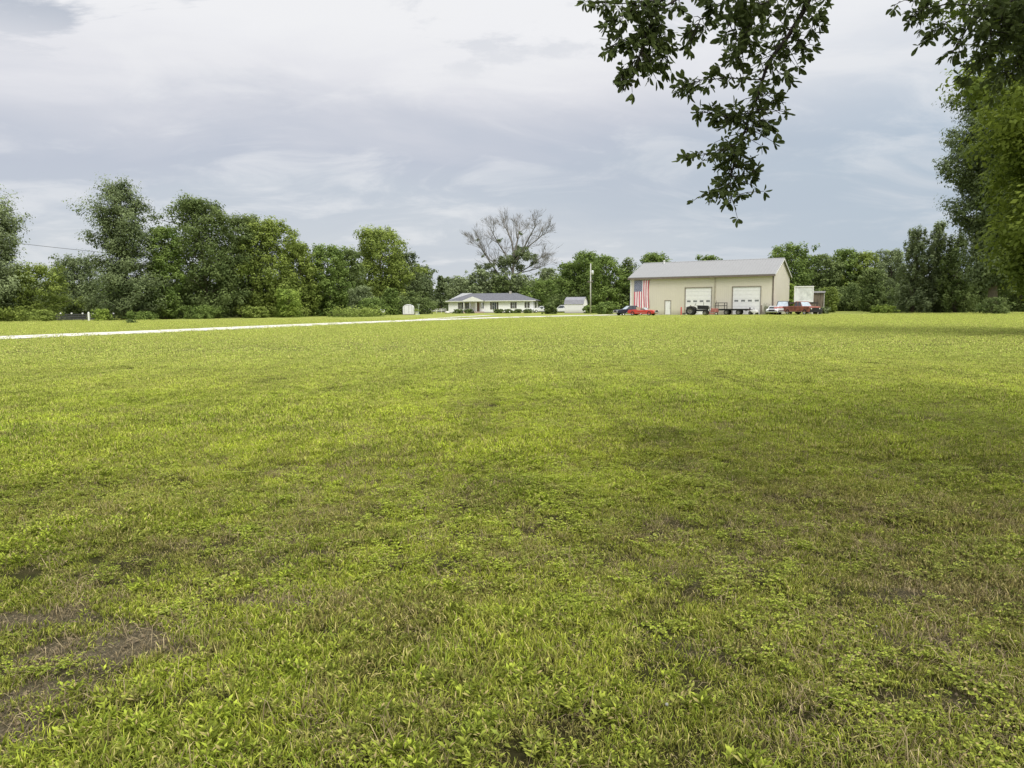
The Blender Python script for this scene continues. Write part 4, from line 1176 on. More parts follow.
# porch
px0, px1 = hx(235), hx(432); pm = (px0 + px1) / 2
p = MB(); p.box(px0, px1, -1.9, -.022, 0, .33); p.box(px0 + .5, px1 - .5, -2.3, -1.903, 0, .17); p.build('porch_floor', mat('tan brick', (.42, .33, .28), .9, var=.15, scale=5), house)
p = MB(); pz = HE + .05
p.add([(px0 - .3, -2.0, pz), (px1 + .3, -2.0, pz), (pm, -2.0, pz + .95), (px0 - .3, 2.6, pz), (px1 + .3, 2.6, pz), (pm, 2.6, pz + .95)], [(0, 2, 5, 3), (2, 1, 4, 5)])
p.build('porch_roof', SHING, house)
p = MB(); p.prism([(px0 - .3, pz - .14), (px1 + .3, pz - .14), (px1 + .3, pz - .01), (pm, pz + .93), (px0 - .3, pz - .01)], -2.04, -1.99); p.build('porch_gable', TRIM, house)
for x in (px0 + .1, px1 - .1, px0 + 1.5, px1 - 1.4):
    p = MB(); p.box(x - .06, x + .06, -1.85, -1.73, .335, pz - .15); p.build('porch_post', TRIM, house)
def hwin(za, zb, z0=1.0, z1=2.25, sh=True):
    a, b_ = hx(za), hx(zb)
    f = MB(); f.box(a - .05, a, -.05, -.003, z0, z1); f.box(b_, b_ + .05, -.05, -.003, z0, z1); f.box(a - .05, b_ + .05, -.05, -.003, z1, z1 + .06); f.box(a - .07, b_ + .07, -.07, -.003, z0 - .06, z0)
    f.box((a + b_) / 2 - .02, (a + b_) / 2 + .02, -.05, -.012, z0, z1); f.box(a, (a + b_) / 2 - .02, -.045, -.012, (z0 + z1) / 2 - .02, (z0 + z1) / 2 + .02)
    wn = f.build('window', TRIM, house)
    g = MB(); g.box(a, b_, -.012, -.003, z0, z1); g.build('pane', GLASS, wn)
    if sh:
        for x in ((a - .42, a - .09), (b_ + .09, b_ + .42)):
            s = MB(); s.box(x[0], x[1], -.05, -.003, z0 - .03, z1 + .03)
            for q in range(10): s.box(x[0] + .04, x[1] - .04, -.06, -.052, z0 + q * .12, z0 + q * .12 + .06)
            s.build('shutter', DARKM, house)
hwin(184, 200); hwin(257, 275); hwin(516, 560, .8, 2.3); hwin(724, 746, 1.0, 2.25); hwin(868, 878, 1.1, 2.25)
for za, zb in ((360, 386),):
    d = MB(); d.box(hx(za), hx(zb), -.04, -.003, .335, 2.35); dd = d.build('door', mat('brown door', (.22, .15, .11), .6), house)
    h = MB(); h.lathe([(.001, -.07), (.04, -.05), (.02, 0)], (hx(zb) - .1, -.04, 1.3), 'y', 8); h.build('handle', STEEL, dd)
d = MB(); d.box(hx(402), hx(428), -.04, -.003, 1.0, 2.25); d.build('window', GLASS, house)
d = MB(); d.box(HWD + .003, HWD + .03, 3, 5, 1.0, 2.2); d.build('window', GLASS, house)
house_m = Matrix.Translation(house.location) @ Matrix.Rotation(A_H, 4, 'Z')

# ------------------------------------------------------------------ gambrel shed
def gambrel(name, loc, rz, w_, l_, h, wall, roof, label, door=True):
    s = empty(name, loc, rz); tag(s, label, 'shed')
    k = h / 3.0; e = 1.72 * k
    prof = [(-w_ / 2, .1), (w_ / 2, .1), (w_ / 2, e), (w_ * .36, e + .72 * k), (0, h - .05), (-w_ * .36, e + .72 * k), (-w_ / 2, e)]
    b = MB(); b.prism(prof, -l_ / 2, l_ / 2); b.build('walls', wall, s)
    rp_ = [(-w_ / 2 - .08, e - .06), (-w_ * .36, e + .76 * k), (0, h), (w_ * .36, e + .76 * k), (w_ / 2 + .08, e - .06), (w_ / 2 + .02, e - .08), (w_ * .35, e + .70 * k), (0, h - .07), (-w_ * .35, e + .70 * k), (-w_ / 2 - .02, e - .08)]
    rb = MB(); n = len(rp_)
    for i in range(4):
        q = [rp_[i], rp_[i + 1], rp_[8 - i], rp_[9 - i]]
        rb.prism(q, -l_ / 2 - .12, l_ / 2 + .12)
    rb.build('roof', roof, s)
    if door:
        d = MB(); y = -l_ / 2 - .03
        for sx_ in (-1, 1):
            d.box(min(sx_ * .02, sx_ * .68), max(sx_ * .02, sx_ * .68), y, y + .027, .15, 1.85 * k)
            dd = d
        dd.build('door', WHITE, s)
    f = MB(); f.box(-w_ / 2 - .04, w_ / 2 + .04, -l_ / 2 - .04, l_ / 2 + .04, 0, .1); f.build('skid', WOOD, s)
    return s
SHEDW = ribbed('pale shed wall', (.76, .75, .80), .25, 'Y'); SHEDR = mat('grey shed roof', (.24, .24, .27), .7, var=.1)
sp_ = W(576.5, 305, 143)
gambrel('gambrel_shed', (sp_.x, 144, 0), R(68), 2.9, 3.7, 3.1, SHEDW, SHEDR, 'white gambrel shed with grey roof between the house and the pole')
sp_ = W(408, 305, 140)
def arched():
    s = empty('arched_shed', (sp_.x, 140, 0), R(4)); tag(s, 'small white arched shed in front of the left wood', 'shed')
    prof = [(-1.0, .12), (1.0, .12), (1.0, 1.35)] + [(1.0 * math.cos(a), 1.35 + .62 * math.sin(a)) for a in np.linspace(.25, math.pi - .25, 9)] + [(-1.0, 1.35)]
    b = MB(); b.prism(prof, 0, 2.6, inset=.03); b.build('body', mat('white lilac panel', (.72, .72, .76), .6, var=.05), s)
    d = MB(); d.box(.12, .16, -.02, -.002, .2, 1.8); d.box(-.75, .75, -.02, -.002, 1.80, 1.84); d.box(-.75, -.71, -.02, -.002, .2, 1.8); d.box(.71, .75, -.02, -.002, .2, 1.8); d.build('door_trim', STEEL, s)
    f = MB(); f.box(-1.05, 1.05, -.05, 2.65, 0, .12); f.build('skid', WOOD, s)
arched()
# white propane tank among bushes left of it
def tank():
    c = W(380.5, 305, 134); s = empty('propane_tank', (c.x, 134, 0), R(70)); tag(s, 'small white rounded tank among bushes left of the arched shed', 'tank')
    b = MB(); pr = [(.001, -1.1)] + [(.42 * math.sin(a), -.75 - .35 * math.cos(a)) for a in np.linspace(.3, 1.57, 5)] + [(.42 * math.sin(a), .75 - .35 * math.cos(a)) for a in np.linspace(1.57, 2.85, 5)] + [(.001, 1.1)]
    b.lathe(pr, (0, 0, .72), 'x', 16); b.build('body', WHITE, s, True)
    for x in (-.5, .5):
        l = MB(); l.box(x - .05, x + .05, -.25, .25, 0, .36); l.build('leg', STEEL, s)
    l = MB(); l.lathe([(.12, 0), (.12, .14), (.001, .17)], (0, 0, 1.13), n=10); l.build('valve_cover', WHITE, s)
tank()
# bird bath and planter
c = W(418.5, 305, 140)
m_ = MB(); m_.lathe([(.22, 0), (.2, .06), (.07, .12), (.055, .7), (.06, 1.5), (.1, 1.62), (.34, 1.95), (.36, 2.0), (.30, 1.96), (.001, 1.80)], (0, 0, 0), n=16)
o = m_.build('bird_bath', mat('pale green stone', (.34, .40, .34), .8), None, True); o.location = (c.x, 140, 0); tag(o, 'tall slim pale bird bath right of the arched shed', 'bird bath')
s = empty('planter', (c.x - .1, 137.5, 0)); tag(s, 'white flower planter in front of the bird bath', 'planter')
m_ = MB(); m_.lathe([(.26, 0), (.36, .55), (.40, .58), (.36, .6), (.30, .52), (.001, .50)], (0, 0, 0), n=14); m_.build('pot', WHITE, s, True)
def foliage(n, rad, c0, lm, L0, parent, seed=1, name='foliage'):
    rg = np.random.default_rng(seed)
    P = rg.normal(0, .45, (n, 3)) * np.array(rad) + np.array(c0); nr = rg.normal(0, 1, (n, 3)) + np.array([0, 0, .6]); nr /= np.linalg.norm(nr, axis=1)[:, None]
    u = np.cross(nr, rg.normal(0, 1, (n, 3))); u /= np.linalg.norm(u, axis=1)[:, None]; v = np.cross(nr, u); L = (L0 * (.6 + .8 * rg.random(n)))[:, None]
    V = np.stack([P - u * L * .5, P + v * L * .28, P + u * L * .5, P - v * L * .28], 1).reshape(-1, 3)
    A = np.stack([np.repeat(rg.random(n), 4), np.repeat(.5 * rg.random(n), 4), np.zeros(4 * n), np.ones(4 * n)], 1)
    o = bpy.data.objects.new(name, np_mesh(name, V, np.arange(n)[:, None] * 4 + np.array([0, 1, 2, 3]), LM[lm] if isinstance(lm, str) else lm, A)); COL.objects.link(o); o.parent = parent
foliage(260, (.5, .5, .35), (0, 0, .85), 'bright', .2, s); foliage(60, (.5, .5, .3), (0, 0, .9), FLOWM, .14, s, 3, 'flowers')
# low white rail fence left of the house
a = W(422, 305, 168); b_ = W(446, 305, 168)
fe = empty('rail_fence', (a.x, 168, 0)); tag(fe, 'low pale rail fence left of the white house', 'fence')
L_ = b_.x - a.x
for q in range(6):
    m_ = MB(); x = q * L_ / 5; m_.box(x - .05, x + .05, -.05, .05, 0, 1.0); m_.build('post', WHITE, fe)
for z in (.45, .82):
    m_ = MB(); m_.box(0, L_, -.08, -.052, z, z + .16); m_.build('rail', WHITE, fe)
# white stones
for i, (px, D) in enumerate(((447, 158), (508.5, 153))):
    m_ = MB(); m_.lathe([(.30, 0), (.46, .12), (.42, .34), (.22, .48), (.001, .52)], (0, 0, 0), n=9); o = m_.build('boulder', mat('white stone', (.66, .64, .60), .9, var=.12), None, True)
    o.location = gx(px, D); o.scale = (1.2, .9, 1); tag(o, ('white boulder at the left corner of the white house', 'white boulder before the middle of the white house front')[i], 'boulder')

# ------------------------------------------------------------------ utility poles and the wire
def upole(px, D, topz, label, trans=True, rz=.2):
    s = empty('utility_pole', gx(px, D), rz); tag(s, label, 'utility pole')
    m_ = MB(); m_.tube([(0, 0, -.05), (0, 0, topz * .5), (.02, 0, topz)], [.13, .11, .085], 12); m_.build('pole', mat('pale pole wood', (.50, .49, .46), .9, var=.2, scale=4, stretch=(5, 5, .4)), s, True)
    m_ = MB(); m_.box(-.6, .35, -.2, -.13, topz * .63, topz * .63 + .1); m_.build('crossarm', WOOD, s)
    for x in (-.5, .28):
        m_ = MB(); m_.lathe([(.03, 0), (.06, .05), (.03, .1), (.05, .14), (.001, .18)], (x, -.165, topz * .63 + .1), n=8); m_.build('insulator', STEEL, s)
    if trans:
        m_ = MB(); m_.lathe([(.001, 0), (.20, .02), (.20, .62), (.16, .70), (.001, .74)], (.32, -.1, topz * .78), n=14); m_.build('transformer', mat('pale transformer', (.70, .72, .72), .5), s, True)
    return s
upole(590.5, 131, W(590, 263.5, 131).z, 'slim pale utility pole with a round transformer behind the gambrel shed')
p1 = W(-60, 233, 116); p2 = W(236, 262, 128)
for p, px, D, lb in ((p1, -60, 116, 'utility pole carrying the wire beyond the left edge'), (p2, 236, 128, 'utility pole hidden in the left wood holding the wire')):
    upole(px, D, p.z + .05, lb, False)
m_ = MB(); pts = []
for i in range(25):
    t_ = i / 24; q = p1.lerp(p2, t_); q.z -= 2.2 * t_ * (1 - t_); pts.append(q)
m_.tube(pts, .035, 5); o = m_.build('power_line', mat('grey cable', (.10, .10, .11), .6)); tag(o, 'thin sagging overhead wire crossing the sky left of the spiky tree', 'wire')

# ------------------------------------------------------------------ fence with white caps at the left
caps = [49, 60, 71, 82, 93, 113]
fe = empty('cap_fence', gx(49, 106)); tag(fe, 'dark low board fence with white round caps at the far left', 'fence'); bx0 = gx(49, 106).x
GREYF = mat('dark grey boards', (.07, .072, .07), .9, var=.2)
for px in caps:
    x = gx(px, 106).x - bx0; top = W(px, 313.6, 106).z
    m_ = MB(); m_.box(x - .05, x + .05, -.05, .05, 0, top - .14); m_.build('post', GREYF, fe)
    m_ = MB(); m_.lathe([(.001, -.13)] + [(.13 * math.sin(a), -.13 * math.cos(a)) for a in np.linspace(.4, 2.7, 7)] + [(.001, .13)], (x, 0, top), n=12); m_.build('cap', WHITE, fe, True)
for z in (.12, .42, .72):
    m_ = MB(); m_.box(0, gx(113, 106).x - bx0, -.08, -.053, z, z + .22); m_.build('rail', GREYF, fe)
m_ = MB(); m_.box(-.09, .09, -.09, .09, 0, 1.12); m_.lathe([(.13, 1.12), (.12, 1.17), (.001, 1.22)], (0, 0, 0), n=4)
o = m_.build('marker_post', WHITE); o.location = gx(88, 101); tag(o, 'square white post standing on the grass before the dark fence', 'post')
s = empty('tall_weed_clump', gx(130, 80)); tag(s, 'small dark weed tuft alone on the grass before the left wood', 'weed')
foliage(240, (.55, .3, .28), (0, 0, .2), 'dark', .2, s, 8)
m_ = MB(); m_.lathe([(.001, 0), (.16, .03), (.17, .10), (.08, .16), (.001, .17)], (0, 0, 0), n=9); o = m_.build('field_stone', mat('white stone', (.66, .64, .60), .9)); o.location = gx(128, 97); tag(o, 'small white stone on the grass before the spiky tree', 'stone')
# ------------------------------------------------------------------ wheels and vehicles
def wheel(parent, x, y, r_, wd, rim_mt=CHROME, side=1, lugs=False):
    t_ = MB(); t_.lathe([(r_ * .58, -wd * .45), (r_ * .85, -wd * .5), (r_ * .97, -wd * .42), (r_, -wd * .2), (r_, wd * .2), (r_ * .97, wd * .42), (r_ * .85, wd * .5), (r_ * .58, wd * .45)], (x, y, r_), 'y', 24)
    if lugs:
        for k in range(18):
            a = k * math.pi / 9; c_, s_ = math.cos(a), math.sin(a); h = .035
            p = [(x + (r_ - .01) * c_ - h * s_, y + q * wd * .48, r_ + (r_ - .01) * s_ + h * c_) for q in (-1, 1)] + [(x + (r_ + .035) * c_ - h * s_ * .6, y + q * wd * .48, r_ + (r_ + .035) * s_ + h * c_ * .6) for q in (1, -1)]
            p2_ = [(x + (r_ - .01) * c_ + h * s_, y + q * wd * .48, r_ + (r_ - .01) * s_ - h * c_) for q in (-1, 1)] + [(x + (r_ + .035) * c_ + h * s_ * .6, y + q * wd * .48, r_ + (r_ + .035) * s_ - h * c_ * .6) for q in (1, -1)]
            t_.add(p + p2_, [(0, 1, 2, 3), (4, 5, 6, 7), (0, 1, 5, 4), (3, 2, 6, 7), (0, 3, 7, 4), (1, 2, 6, 5)])
    w_ = t_.build('wheel', RUBBER, parent, False)
    q = MB(); s_ = wd * .40 * side
    q.lathe([(.001, s_ * .8), (r_ * .16, s_ * .85), (r_ * .20, s_ * .3), (r_ * .45, s_ * .25), (r_ * .57, s_ * 1.05), (r_ * .60, s_ * .9), (r_ * .58, -s_)], (x, y, r_), 'y', 20); q.build('rim', rim_mt, w_, True)
    return w_
def car(name, px, D, rz, label, cat_, L, Wd, body_prof, cab_prof, paint, glass, wx, wr, cabw=.86, open_top=False, hood_dark=None, bed=None, roof_mt=None, front_mt=None, lamp_z=.62, nose=None, dark_bumper=False):
    """x is forward; profiles are closed side outlines (x, z); the cabin is narrower than the body"""
    c = empty(name, gx(px, D), rz); tag(c, label, cat_)
    b = MB(); b.prism(body_prof, -Wd / 2, Wd / 2, inset=.07)
    body = b.build('body', paint, c, False, .035)
    xf = max(p[0] for p in body_prof); xb = min(p[0] for p in body_prof)
    if cab_prof:
        x0, x1, x2, x3, z0, z1 = cab_prof    # rear base, rear top, front top, front base
        w0, w1 = Wd / 2 * cabw, Wd / 2 * cabw * .84
        P = lambda x, w_, z: (x, w_, z)
        if not open_top:
            m_ = MB()
            # pillars and roof
            m_.add([P(x1, -w1, z1 - .05), P(x2, -w1, z1 - .05), P(x2, w1, z1 - .05), P(x1, w1, z1 - .05), P(x1 + .05, -w1 + .05, z1 + .02), P(x2 - .05, -w1 + .05, z1 + .02), P(x2 - .05, w1 - .05, z1 + .02), P(x1 + .05, w1 - .05, z1 + .02)],
                   [(0, 1, 2, 3), (4, 5, 6, 7), (0, 1, 5, 4), (1, 2, 6, 5), (2, 3, 7, 6), (3, 0, 4, 7)])
            for s_ in (-1, 1):
                for xa, xb_ in ((x0, x1), (x3, x2), ((x0 + x3) / 2, (x1 + x2) / 2)):
                    m_.tube([(xa, s_ * w0, z0 - .03), (xb_, s_ * w1, z1 - .02)], .04, 6)
            m_.build('cabin', roof_mt or paint, c)
        # glazing set inside the pillars
        for nm, pts in (('windshield', [(x3 - .02, -w0 + .05, z0), (x3 - .02, w0 - .05, z0), (x2, w1 - .05, z1 - .05), (x2, -w1 + .05, z1 - .05)]), ('rear_window', [(x0 + .02, -w0 + .05, z0), (x0 + .02, w0 - .05, z0), (x1, w1 - .05, z1 - .05), (x1, -w1 + .05, z1 - .05)])):
            if open_top and nm == 'rear_window': continue
            g = MB(); g.quad(*pts); g.build(nm, glass, c)
            if open_top:
                fr = MB(); fr.tube(pts + [pts[0]], .025, 6); fr.build('windshield_frame', CHROME, c)
        if not open_top:
            for s_ in (-1, 1):
                g = MB(); g.quad((x0 + .04, s_ * (w0 - .02), z0), (x3 - .04, s_ * (w0 - .02), z0), (x2 - .02, s_ * (w1 - .02), z1 - .05), (x1 + .02, s_ * (w1 - .02), z1 - .05)); g.build('window', GLASS, c)
        else:
            for s_ in (-1, 1):
                q = MB(); q.box(x0 + .2, x0 + .75, s_ * Wd * .22 - .25, s_ * Wd * .22 + .25, z0 - .1, z0 + .03); q.box(x0 + .1, x0 + .25, s_ * Wd * .22 - .25, s_ * Wd * .22 + .25, z0 + .03, z0 + .4); q.build('seat', mat('tan seat', (.45, .36, .27), .8), c, False, .03)
    for x in wx:
        for s_ in (-1, 1): wheel(c, x, s_ * (Wd / 2 - .08), wr, .21, CHROME, s_)
    for s_ in (-1, 1):
        q = MB(); q.lathe([(.001, .03), (.08, .02), (.10, 0), (.10, -.03)], (xf + .034, s_ * Wd * .36, lamp_z), 'x', 12); q.build('headlight', LAMP, c, True)
        q = MB(); q.box(xb - .02, xb + .02, s_ * Wd * .36 - .12, s_ * Wd * .36 + .12, lamp_z - .06, lamp_z + .06); q.build('tail_light', AMBER, c)
        q = MB(); q.box(wx[0] + .5, wx[1] - .5 if wx[1] > wx[0] else wx[0] + 1, s_ * Wd / 2 - .01, s_ * Wd / 2 + .012, .42, .45); q.build('side_trim', CHROME, c)
    gr = MB(); gw = .46 if dark_bumper else .27; gr.box(xf - .005, xf + .03, -Wd * gw, Wd * gw, lamp_z - (.35 if dark_bumper else .13), lamp_z + .12)
    g = gr.build('grille', front_mt or BLACK, c)
    for x, n_ in ((xf, 'front_bumper'), (xb, 'rear_bumper')):
        s_ = 1 if x == xf else -1
        q = MB(); q.box(min(x, x + s_ * .13), max(x, x + s_ * .13), -Wd / 2 + .03, Wd / 2 - .03, .36, .50); q.build(n_, BLACK if dark_bumper else CHROME, c, False, .03)
    return c
sedan = [(-2.2, .35), (-1.75, .28), (1.75, .28), (2.2, .36), (2.22, .66), (2.05, .80), (.95, .92), (-1.25, .96), (-2.15, .88), (-2.25, .6)]
car('parked_sedan', 629.5, 109.5, R(-165), 'dark blue sedan with pale windows parked behind the red convertible', 'car', 4.5, 1.75, sedan, (-1.35, -.8, .25, .85, .92, 1.40), NAVY, PALEGLASS, (-1.35, 1.35), .32)
conv = [(-2.0, .32), (-1.5, .24), (1.55, .24), (2.0, .3), (2.05, .55), (1.85, .72), (.7, .82), (.6, .78), (-.7, .76), (-.8, .86), (-1.9, .82), (-2.05, .55)]
car('convertible_car', 643.0, 106.3, R(-32), 'low bright red open top car parked below the flag', 'car', 4.1, 1.7, conv, (-.9, -.8, .25, .62, .80, 1.20), RED, PALEGLASS, (-1.25, 1.25), .31, open_top=True)
pick = [(-2.6, .45), (-2.4, .40), (2.3, .40), (2.55, .45), (2.6, .95), (2.5, 1.12), (1.15, 1.18), (-.6, 1.18), (-2.6, 1.15)]
car('pickup_truck', 801.5, 100.3, R(-70), 'faded red pickup with black grille facing the lawn before the white box', 'pickup', 5.2, 1.9, pick, (-.55, -.4, .55, 1.05, 1.16, 1.78), FADED, PALEGLASS, (-1.6, 1.65), .38, front_mt=BLACK, lamp_z=.82, dark_bumper=True)
pick2 = [(-2.5, .45), (2.2, .42), (2.45, .5), (2.5, .9), (2.35, 1.05), (1.1, 1.15), (-2.5, 1.15)]
car('utility_truck', 783.5, 104.6, R(-118), 'rust red truck with black cab beside the faded pickup', 'truck', 5.0, 1.85, pick2, (-.4, -.25, .55, 1.0, 1.14, 1.85), PINK, PALEGLASS, (-1.5, 1.55), .37, roof_mt=BLACK, front_mt=CARWHITE, lamp_z=.75)
sed2 = [(-1.9, .33), (-1.5, .28), (1.5, .28), (1.9, .34), (1.95, .6), (1.7, .74), (.8, .82), (-1.0, .84), (-1.85, .8)]
car('small_car', 774.0, 103.5, R(-118), 'small white car with dark windows at the right corner of the barn', 'car', 3.9, 1.55, sed2, (-1.1, -.7, .2, .75, .82, 1.18), CARWHITE, GLASS, (-1.15, 1.15), .28)
c = W(541, 305, 158)
car('parked_sedan', 541.5, 160, R(190), 'white car parked at the right end of the white house', 'car', 4.5, 1.75, sedan, (-1.35, -.8, .25, .85, .92, 1.36), CARWHITE, GLASS, (-1.35, 1.35), .32)
car('parked_wagon', 561.5, 152, R(170), 'white car with black windows half hidden by the gambrel shed', 'car', 4.3, 1.75, sedan, (-1.9, -1.6, .2, .9, .92, 1.55), CARWHITE, GLASS, (-1.35, 1.35), .32)

def tractor(px, D, rz):
    t_ = empty('farm_tractor', gx(px, D), rz); tag(t_, 'black old tractor with tall ribbed wheels before the first roll up door', 'tractor')
    m_ = MB(); m_.box(-.9, 1.55, -.16, .16, .55, .80); m_.box(-1.15, -.5, -.32, .32, .45, .95); m_.build('chassis', BLACK, t_, False, .02)
    m_ = MB(); m_.prism([(.1, .85), (1.6, .80), (1.66, .95), (1.62, 1.28), (1.5, 1.34), (.1, 1.38)], -.24, .24, inset=.04); m_.build('hood', BLACK, t_, False, .02)
    m_ = MB(); m_.box(1.65, 1.69, -.19, .19, .86, 1.26); m_.build('grille', STEEL, t_)
    m_ = MB(); m_.box(-.85, -.42, -.24, .24, 1.02, 1.10); m_.box(-.92, -.85, -.24, .24, 1.10, 1.42); m_.build('seat', mat('worn tan seat', (.3, .26, .2), .8), t_, False, .02)
    m_ = MB(); m_.tube([(.12, 0, 1.25), (-.22, 0, 1.48)], .02, 6); m_.tube([(-.22 + .08 * math.sin(a), .2 * math.cos(a), 1.48 + .18 * math.sin(a)) for a in np.linspace(0, 2 * math.pi, 17)], .015, 5); m_.build('steering_wheel', BLACK, t_)
    m_ = MB(); m_.tube([(.9, .1, 1.3), (.9, .1, 1.85)], .03, 8); m_.build('exhaust', STEEL, t_)
    for s_ in (-1, 1):
        wheel(t_, -.8, s_ * .62, .60, .30, STEEL, s_, True); wheel(t_, 1.25, s_ * .55, .34, .16, STEEL, s_)
        m_ = MB(); pr = [(-.8 + .70 * math.cos(a), .62 + .66 * math.sin(a)) for a in np.linspace(.35, 2.6, 10)]; pr += [(-.8 + .66 * math.cos(a), .62 + .62 * math.sin(a)) for a in np.linspace(2.6, .35, 10)]
        n = 9
        for i in range(n): m_.prism([pr[i], pr[i + 1], pr[18 - i], pr[19 - i]], s_ * .62 - .17, s_ * .62 + .17)
        m_.build('fender', BLACK, t_)
    m_ = MB(); m_.box(-.05, .05, -.75, .75, .28, .34); m_.box(-1.9, -.9, -.8, .8, .25, .33)
    for k in range(5): m_.tube([(-1.75, -.7 + k * .35, .28), (-1.85, -.7 + k * .35, .06)], .025, 5)
    m_.build('rear_implement', BLACK, t_)
tractor(697.0, 104.5, R(-28))
def garden_tractor(px, D, rz):
    t_ = empty('garden_tractor', gx(px, D), rz); tag(t_, 'sun bleached red garden tractor between the black tractor and the flatbed trailer', 'garden tractor')
    m_ = MB(); m_.prism([(-.1, .38), (.95, .36), (1.02, .5), (.98, .82), (.85, .92), (-.05, .95)], -.3, .3, inset=.05); m_.build('hood', PINK, t_, False, .03)
    m_ = MB(); m_.prism([(-1.0, .35), (-.1, .32), (-.1, .45), (-.45, .50), (-.5, .78), (-1.0, .74)], -.45, .45, inset=.04); m_.build('rear_body', PINK, t_, False, .03)
    m_ = MB(); m_.box(-.85, -.45, -.22, .22, .80, .88); m_.box(-.92, -.85, -.22, .22, .88, 1.18); m_.build('seat', BLACK, t_, False, .02)
    m_ = MB(); m_.tube([(-.05, 0, .92), (-.22, 0, 1.08)], .02, 6); m_.tube([(-.22 + .06 * math.sin(a), .16 * math.cos(a), 1.08 + .14 * math.sin(a)) for a in np.linspace(0, 2 * math.pi, 15)], .014, 5); m_.build('steering_wheel', BLACK, t_)
    m_ = MB(); m_.prism([(-.35, .12), (.45, .12), (.45, .26), (-.35, .26)], -.6, .6, inset=.05); m_.build('mower_deck', PINK, t_)
    for s_ in (-1, 1):
        wheel(t_, -.7, s_ * .42, .27, .2, WHITE, s_); wheel(t_, .72, s_ * .38, .19, .14, WHITE, s_)
        q = MB(); q.lathe([(.001, .02), (.05, .01), (.06, -.02)], (1.0, s_ * .15, .68), 'x', 10); q.build('headlight', LAMP, t_)
garden_tractor(711.5, 106.5, R(-20))
def flatbed(px, D, rz):
    t_ = empty('flatbed_trailer', gx(px, D), rz); tag(t_, 'black flatbed trailer with upright front rack between the roll up doors', 'trailer')
    m_ = MB(); m_.box(-2.3, 2.3, -1.0, 1.0, .74, .84); m_.box(-2.3, 2.3, -1.0, -.9, .62, .737); m_.box(-2.3, 2.3, .9, 1.0, .62, .737); m_.build('deck', BLACK, t_)
    m_ = MB()
    for x in (-2.25, -1.0): 
        for y in (-.95, .95): m_.box(x - .04, x + .04, y - .04, y + .04, .845, 1.75)
    for z in (1.25, 1.66):
        for y in (-.95, .95): m_.box(-2.21, -1.04, y - .03, y + .03, z, z + .08)
        m_.box(-2.28, -2.22, -.91, .91, z, z + .08)
    m_.box(-2.31, -2.285, -.04, .04, .85, 2.05)
    m_.build('front_rack', BLACK, t_)
    m_ = MB(); m_.tube([(-2.3, -.6, .68), (-3.4, 0, .55)], .05, 6); m_.tube([(-2.3, .6, .68), (-3.4, 0, .55)], .05, 6); m_.tube([(-3.3, 0, .05), (-3.3, 0, .95)], .04, 6); m_.build('tongue', BLACK, t_)
    for x in (-.9, .9):
        for s_ in (-1, 1): wheel(t_, x * .42 - .35 + (.9 if x > 0 else 0), s_ * 1.12, .36, .2, STEEL, s_)
    m_ = MB()
    for s_ in (-1, 1): m_.box(-1.3, 1.4, s_ * 1.12 - .12, s_ * 1.12 + .12, .78, .81)
    m_.build('fenders', BLACK, t_)
    for s_ in (-1, 1):
        q = MB(); q.box(2.302, 2.32, s_ * .8 - .1, s_ * .8 + .1, .66, .74); q.build('tail_light', AMBER, t_)
flatbed(733.0, 106.0, R(-26))
def mower(px, D):
    t_ = empty('riding_mower', gx(px, D), R(-35)); tag(t_, 'small white machine with black seat before the second roll up door', 'mower')
    m_ = MB(); m_.prism([(-.55, .28), (.55, .26), (.62, .40), (.55, .62), (.0, .70), (-.5, .62)], -.3, .3, inset=.06); m_.build('body', WHITE, t_, False, .03)
    m_ = MB(); m_.box(-.45, -.1, -.2, .2, .70, .78); m_.box(-.52, -.45, -.2, .2, .74, 1.02); m_.build('seat', BLACK, t_, False, .02)
    m_ = MB(); m_.tube([(.15, -.2, .6), (.02, -.2, 1.0)], .018, 6); m_.tube([(.15, .2, .6), (.02, .2, 1.0)], .018, 6); m_.build('lever', BLACK, t_)
    for s_ in (-1, 1): wheel(t_, -.35, s_ * .38, .24, .16, STEEL, s_); wheel(t_, .48, s_ * .34, .14, .1, STEEL, s_)
mower(753.5, 105.5)
# wiry leafless shrub at the corner of the barn
def wiry():
    s = empty('climbing_plant', bl(20.35, -.35)); tag(s, 'thin wiry plant arching up the barn wall by the dark post', 'plant'); rg = np.random.default_rng(4); m_ = MB()
    for k in range(16):
        a = rg.normal(0, .35); h = 1.1 + .7 * rg.random(); d_ = rg.normal(0, .1)
        m_.tube([(a * .2, 0, 0), (a * .9, d_, h * .55), (a * 1.5, d_, h * .95), (a * 2.0, d_ * 1.5, h * .8)], [.018, .014, .010, .005], 4)
    m_.build('stem', mat('grey green stem', (.20, .21, .14), .8), s)
    foliage(300, (.45, .2, .5), (0, 0, .85), 'grey', .09, s, 6)
wiry()
